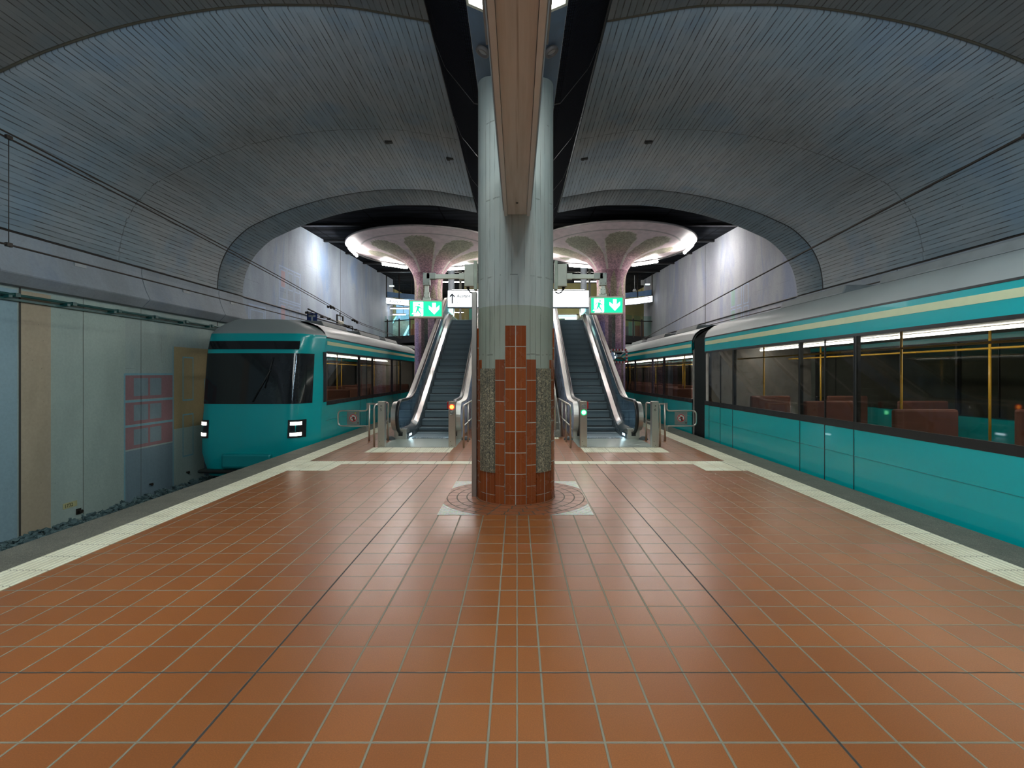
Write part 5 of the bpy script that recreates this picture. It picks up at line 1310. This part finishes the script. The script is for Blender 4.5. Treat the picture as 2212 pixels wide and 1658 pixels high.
zmL = wires(-1, 'left'); zmR = wires(1, 'right')
for y, lab in ((16.2, 'nearer'), (18.6, 'farther')):
    t = thing('wire_coupling', f'{lab} of two knotted dark couplings in the left suspension wire', 'wire fitting', (-6.02, y, zmL(y)))
    for k in range(5):
        mb = MB(); mb.lathe([(0, -.05), (.035, -.03), (.045, .0), (.03, .03), (0, .05)], n=10); o = mb.build('clamp_body', M_wire, t, loc=(random.uniform(-.02, .02), -.24 + k * .12, random.uniform(-.03, .03))); o.rotation_euler = (1.2, random.random(), 0)
t = thing('insulator', 'pale ribbed insulator with dark yoke hanging in the left overhead line', 'insulator', (-6.02, 17.0, 3.36))
mb = MB(); mb.lathe([(.02, -.28)] + [(.045 + (.02 if k % 2 else 0), -.24 + k * .04) for k in range(13)] + [(.02, .28)], n=14); o = mb.build('ribbed_body', simple('insulator_cream', (.48, .46, .36), .3), t, loc=(0, 0, -.04)); o.rotation_euler = (PI / 2, 0, 0)
mb = MB(); mb.box(-.02, .02, -.30, -.26, -.1, .20); mb.box(-.02, .02, .26, .30, -.1, .20); mb.box(-.02, .02, -.3, .3, .17, .20); mb.build('yoke', M_wire, t)
mb = MB(); mb.tube([(0, 0, .2), (0, 0, zmL(17.0) - 3.36)], .02, n=8); mb.build('hanger', M_wire, t)
mb = MB(); mb.tube([(0, -.3, -.05), (0, -1.9, .03), (0, -2.6, .08)], .022, n=8); mb.tube([(0, .3, -.08), (0, 1.3, -.06), (0, 1.3, -.2)], .018, n=8); mb.build('guide_arm', M_wire, t)
t = thing('section_wires', 'pair of taut wires with small clamps leading to the insulator over the left track', 'overhead wire', (-6.02, 14.2, 3.30))
mb = MB(); mb.tube([(0, 0, .0), (0, 2.5, .0)], .008, n=6); mb.tube([(.05, 0, .05), (.05, 2.5, .0)], .008, n=6); mb.tube([(0, 3.1, -.05), (0, 9, -.2)], .008, n=6); mb.tube([(.05, 3.1, -.05), (.05, 9, -.24)], .008, n=6); mb.build('wire', M_wire, t)
for k in range(9):
    y = (.1, .65, 1.2, 1.75, 3.6, 4.4, 5.3, 6.3, 7.4)[k]; mb = MB(); z = .02 if y < 3 else -.05 - (y - 3) * .027; mb.box(-.03, .07, y - .04, y + .04, z - .03, z + .03); mb.build('clamp', M_wire, t)
t = thing('track_signal_sign', 'small dark blue square sign with a pale T hanging over the left track', 'sign', (-6.05, 14.75, 3.05))
mb = MB(); mb.box(-.15, .15, 0, .015, 0, .31); mb.build('plate', simple('sign_navy', (.012, .035, .16), .4), t)
mb = MB(); mb.box(-.10, .10, -.006, 0, .20, .26); mb.box(-.025, .025, -.006, 0, .04, .21); mb.build('letter_t', simple('sign_pale', (.40, .42, .42), .5), t)
mb = MB(); mb.tube([(-.1, .02, .31), (-.02, .02, .36)], .012); mb.build('bracket', M_wire, t)

# ================================================================== TRAINS
M_teal = Mat('turquoise_train_paint', .22, 0, (.0, .36, .37)); M_teal.b.inputs['Coat Weight'].default_value = .3; M_teal = M_teal.m
M_teal2 = simple('turquoise_skirt_paint', (.0, .22, .23), .35, var=.03)
M_roof = simple('train_roof_grey', (.27, .29, .28), .4, .0, .05, 1.0)
M_roofd = simple('train_roof_gear', (.16, .17, .17), .55)
M_cream = simple('train_cream_stripe', (.55, .60, .36), .4, var=.03)
M_seal = simple('train_rubber_seal', (.01, .012, .012), .4, var=.03)
M_tglass = glass('train_tinted_glass', (.62, .60, .57), 1.0, .03)
M_front = simple('train_black_mask', (.012, .014, .016), .08, var=.02)
M_in = simple('train_interior_wall', (.30, .27, .24), .6); M_infl = simple('train_interior_floor', (.12, .11, .10), .6)
M_seat = simple('train_seat_fabric', (.20, .075, .05), .8); M_yel = simple('train_yellow_pole', (.75, .42, .03), .35, var=.02)
M_strip = emitter('train_light_strip', (.93, 1.0, .97), LUM_TRAIN); M_amber = emitter('train_amber_display', (1.0, .45, .05), 2.0)
def train(s, side, y0, y1, label, nose=True):
    """platform side face at |x| = 4.67; coordinates local to the train's nose on the track axis"""
    T = thing('light_rail_train', label, 'train', (s * 6.0, y0, -1.0)); L = y1 - y0; W = 1.33; Z = 1.0
    def B(mb, nm, m, par=T, **k):
        mb.v = [(v[0], v[1], v[2] + Z) for v in mb.v]; return mb.build(nm, m, par, **k)
    prof = [(W - .10, -.72), (W - .02, -.55), (W, -.30), (W, .89)]
    up = [(W, 2.11), (W, 2.45)]; roof = [(W - .0, 2.46), (W - .03, 2.56), (W - .10, 2.66), (W - .22, 2.75), (W - .42, 2.83), (W - .7, 2.88), (0, 2.90)]
    yb = 1.15 if nose else 0.0
    jn = 12.5
    secs = [(yb, min(jn - .45, L))] + ([(jn + .45, L)] if L > jn + 2 else [])
    for a, b in secs:
        for q in (-1, 1):
            mb = MB(); mb.grid([[(q * x, y, z) for x, z in prof] for y in (a, b)], smooth=False); mb.grid([[(q * (x - .05), y, z) for x, z in prof] for y in (a, b)], smooth=False)
            mb.poly([(q * W, a, .89), (q * W, b, .89), (q * (W - .06), b, .89), (q * (W - .06), a, .89)]); B(mb, 'lower_body', M_teal, fix=False)
            mb = MB(); mb.grid([[(q * x, y, z) for x, z in up] for y in (a, b)], smooth=False); mb.grid([[(q * (x - .05), y, z) for x, z in up] for y in (a, b)], smooth=False); mb.poly([(q * W, a, 2.11), (q * W, b, 2.11), (q * (W - .06), b, 2.11), (q * (W - .06), a, 2.11)]); B(mb, 'upper_body', M_teal, fix=False)
            if s > 0 or True:
                mb = MB(); mb.box(*sorted((q * (W + .001), q * (W + .004))), a + .05, b - .05, 2.285, 2.375); B(mb, 'cream_stripe', M_cream)
            mb = MB(); mb.box(*sorted((q * (W - .01), q * (W + .006))), a, b, 2.45, 2.475); B(mb, 'rain_gutter', M_seal)
            mb = MB(); mb.box(*sorted((q * (W - .03), q * (W + .004))), a, b, .80, .905); mb.box(*sorted((q * (W - .03), q * (W + .004))), a, b, 2.09, 2.13); B(mb, 'window_seal', M_seal)
            mb = MB(); mb.box(*sorted((q * (W - .02), q * (W + .006))), a, b, -.13, -.11); mb.box(*sorted((q * (W - .02), q * (W + .004))), a, b, .43, .437); B(mb, 'body_crease', M_teal2)
        rr = [(x, z) for x, z in roof] + [(-x, z) for x, z in roof[-2::-1]]
        mb = MB(); mb.grid([[(x, y, z) for x, z in rr] for y in (a, b)], smooth=True); mb.grid([[(x * .97, y, z - .05) for x, z in rr] for y in (a, b)], smooth=True); B(mb, 'roof', M_roof, fix=False)
        for k in range(int((b - a) / 3.2)):
            yy = a + 1.2 + k * 3.2; mb = MB(); mb.extrude([(-.80, 2.86), (-.74, 3.0), (.74, 3.0), (.80, 2.86)], 'y', yy, yy + 1.9 + .5 * (k % 2)); B(mb, 'roof_equipment', M_roofd, bevel=.02)
        # interior
        mb = MB(); mb.box(-W + .05, W - .05, a, b, -.08, 0.0); B(mb, 'cabin_floor', M_infl)
        mb = MB(); mb.box(-W + .05, W - .05, a, b, 2.19, 2.23); B(mb, 'cabin_ceiling', M_in)
        for y in (a, b): mb = MB(); mb.box(-W + .03, W - .03, y - (0.04 if y == b else 0), y + (0.04 if y == a else 0), -.1, 2.2); B(mb, 'end_bulkhead', M_in)
        mb = MB(); mb.box(-.05, .05, a + .2, b - .2, 2.13, 2.165); B(mb, 'ceiling_light_strip', M_strip)
        # windows and doors
        per = 3.9; y = a + .08; k = 0
        while y + 1.0 < b:
            for q in (-1, 1):
                wend = min(y + 2.5, b - .08)
                mb = MB(); mb.box(*sorted((q * (W - .012), q * W)), y, wend, .905, 2.09); B(mb, 'window_pane', M_tglass)
                mb = MB(); mb.box(*sorted((q * (W - .06), q * (W - .0))), wend, min(wend + .05, b), .9, 2.1); B(mb, 'window_pillar', M_seal)
                if wend + 1.4 < b:
                    d0 = wend + .05
                    for e in (0, 1):
                        dp = MB(); x0, x1 = sorted((q * (W - .012), q * (W + .002))); dp.box(x0, x1, d0 + e * .66 + .01, d0 + e * .66 + .65, .905, 2.09); B(dp, 'door_glass', M_tglass)
                    dp = MB()
                    for yy in (d0 - .005, d0 + .655, d0 + 1.32): dp.box(*sorted((q * (W - .02), q * (W + .0045))), yy, yy + .012, -.10, 2.10)
                    B(dp, 'door_seam', M_seal)
                    dp = MB(); dp.box(*sorted((q * (W - .06), q * W)), d0 + 1.33, d0 + 1.37, .9, 2.1); B(dp, 'window_pillar', M_seal)
            # seats and poles
            for q in (-1, 1):
                for yy, f in ((y + .35, 1), (y + 1.75, -1)):
                    if yy + .6 > b: continue
                    mb = MB(); mb.box(*sorted((q * .38, q * 1.2)), yy - .22, yy + .22, .36, .46); mb.box(*sorted((q * .38, q * 1.2)), yy - .26 * f - .04, yy - .26 * f + .04, .40, 1.12); mb.box(*sorted((q * .6, q * .7)), yy - .1, yy + .1, 0, .36); B(mb, 'seat', M_seat, bevel=.03)
                mb = MB(); mb.tube([(q * .62, y + 2.62, 0), (q * .62, y + 2.62, 2.19)], .017, n=8); B(mb, 'grab_pole', M_yel)
                mb = MB(); mb.tube([(q * .62, y, 1.93), (q * .62, min(y + 3.9, b - .1), 1.93)], .016, n=8); B(mb, 'grab_rail', M_yel)
            y += per; k += 1
        mb = MB(); mb.box(-.9, .9, a + .3, b - .3, -.62, -.12); B(mb, 'underframe', M_seal)
        for yy in (a + 1.6, b - 2.2):
            for dy in (0, .9) if b - a > 6 else (0,):
                for q in (-1, 1):
                    mb = MB(); r = .31; 
                    rows = [[(q * (.717 + dx), yy + dy + rr_ * math.cos(2 * PI * j / 24), -.56 + rr_ * math.sin(2 * PI * j / 24)) for j in range(24)] for dx, rr_ in ((-.05, .1), (-.05, r), (.05, r), (.05, .1))]
                    mb.grid(rows, closed=True, smooth=False); mb.poly(rows[0]); mb.poly(rows[-1]); B(mb, 'wheel', M_steel2)
    if L > jn + 2:
        mb = MB(); rows = []
        for i in range(19):
            y = jn - .45 + .05 * i; g = .0 if i % 2 else .035
            rows.append([(x * (W - .05 - g) / W, y, z) for x, z in [(W, -.3), (W, 2.5), (W - .3, 2.72), (-W + .3, 2.72), (-W, 2.5), (-W, -.3)]])
        mb.grid(rows, closed=True, smooth=False); B(mb, 'gangway_bellows', M_seal)
    if nose:
        # nose shell: x across, z up, curved in plan and raked above the sill
        zs = [-.72, -.6, -.45, -.2, .1, .4, .7, .89, .95, 1.2, 1.5, 1.8, 2.0, 2.11, 2.25, 2.42, 2.50, 2.62, 2.74, 2.84]
        us = [-1, -.97, -.93, -.87, -.78, -.65, -.45, -.2, 0, .2, .45, .65, .78, .87, .93, .97, 1]
        def hw(z):
            if z < -.3: return W - .10 * max(0, (-.3 - z) / .42)
            if z < 2.5: return W
            return W - .75 * ((z - 2.5) / .38) ** 1.7
        def fy(u, z):
            rake = .0 if z < .3 else .22 * (z - .3) / 1.9 + (.28 * max(0, (z - 2.1)) ** 1.3)
            low = .12 * max(0, (-.2 - z) / .5)
            return min(rake + low + .10 * u * u + .70 * max(0, (abs(u) - .72) / .28) ** 2.2, 1.15)
        def mat(i, j):
            z = (zs[i] + zs[i + 1]) / 2; u = (us[j] + us[j + 1]) / 2
            if z > 2.46: return M_roof
            return M_teal
        mb = MB(); mb.grid([[(u * hw(z), fy(u, z), z) for u in us] for z in zs], mat, smooth=True)
        for q in (0, -1):
            mb.grid([[(us[q] * hw(z), fy(us[q], z), z) for z in zs], [(us[q] * hw(z), 1.16, z) for z in zs]], lambda i, j: (M_roof if zs[j] > 2.46 else M_teal), smooth=False)
        mb.grid([[(u * hw(zs[-1]), fy(u, zs[-1]), zs[-1]) for u in us], [(u * hw(zs[-1]), 1.16, 2.89) for u in us]], M_roof, smooth=True)
        B(mb, 'nose_shell', None, fix=False)
        # windscreen mask standing 6 mm proud, wrapping the corners
        wz = [.90, 1.2, 1.5, 1.8, 2.04]
        wu = [u for u in us if abs(u) < .96]
        mb = MB(); mb.grid([[(u * hw(z) * 1.003, fy(u, z) - .008, z) for u in wu] for z in wz], smooth=True); mb.grid([[(u * hw(z) * .99, fy(u, z) + .02, z) for u in wu] for z in wz], smooth=True); B(mb, 'windscreen', M_front, fix=False)
        mb = MB(); mb.grid([[(u * hw(z), fy(u, z) - .008, z) for u in wu if abs(u) < .8] for z in (2.13, 2.32)], smooth=True); B(mb, 'destination_display', M_front, fix=False)
        for q in (0, -1):
            mb = MB(); e = us[q]; mb.box(*sorted((e * (W - .01), e * (W + .003))), .95, 1.16, .89, 2.10); B(mb, 'window_seal', M_seal)
        hl = emitter('headlamp_warm', (1.0, .93, .80), 6.0)
        for q in (-1, 1):
            for z, w2 in ((.46, .11), (.22, .14)):
                mb = MB(); ul = [.74, .80, .86]; ul = [.70, .75, .80, .85]
                mb.grid([[(q * u * W * 1.004, fy(u, zz) - .012, zz) for u in ul] for zz in (z - .035, z + .035)], smooth=True); B(mb, 'headlamp', hl, fix=False)
            mb = MB(); mb.grid([[(q * u * W * 1.002, fy(u, zz) - .006, zz) for u in (.66, .70, .75, .80, .85, .89)] for zz in (.14, .54)], smooth=True); B(mb, 'headlamp_surround', M_front, fix=False)
        mb = MB(); mb.box(-.55, .55, -.06, .2, -.52, -.20); B(mb, 'coupler_cover', M_teal2, bevel=.05)
        mb = MB(); mb.box(-1.1, 1.1, -.01, .3, -.64, -.56); B(mb, 'bumper', M_seal, bevel=.03)
        mb = MB(); mb.tube([(.1, fy(.1, .95) - .03, .95), (.45, fy(.3, 1.6) - .03, 1.65)], .012); mb.tube([(.35, fy(.3, 1.3) - .035, 1.25), (.5, fy(.4, 1.9) - .035, 1.95)], .010); B(mb, 'wiper', M_seal)
    return T
train(-1, 'left', 11.1, 35.5, 'turquoise light rail train with black windscreen standing at the left platform edge')
train(1, 'right', 0.4, 35.5, 'turquoise light rail train with long dark window band along the right platform edge', nose=False)
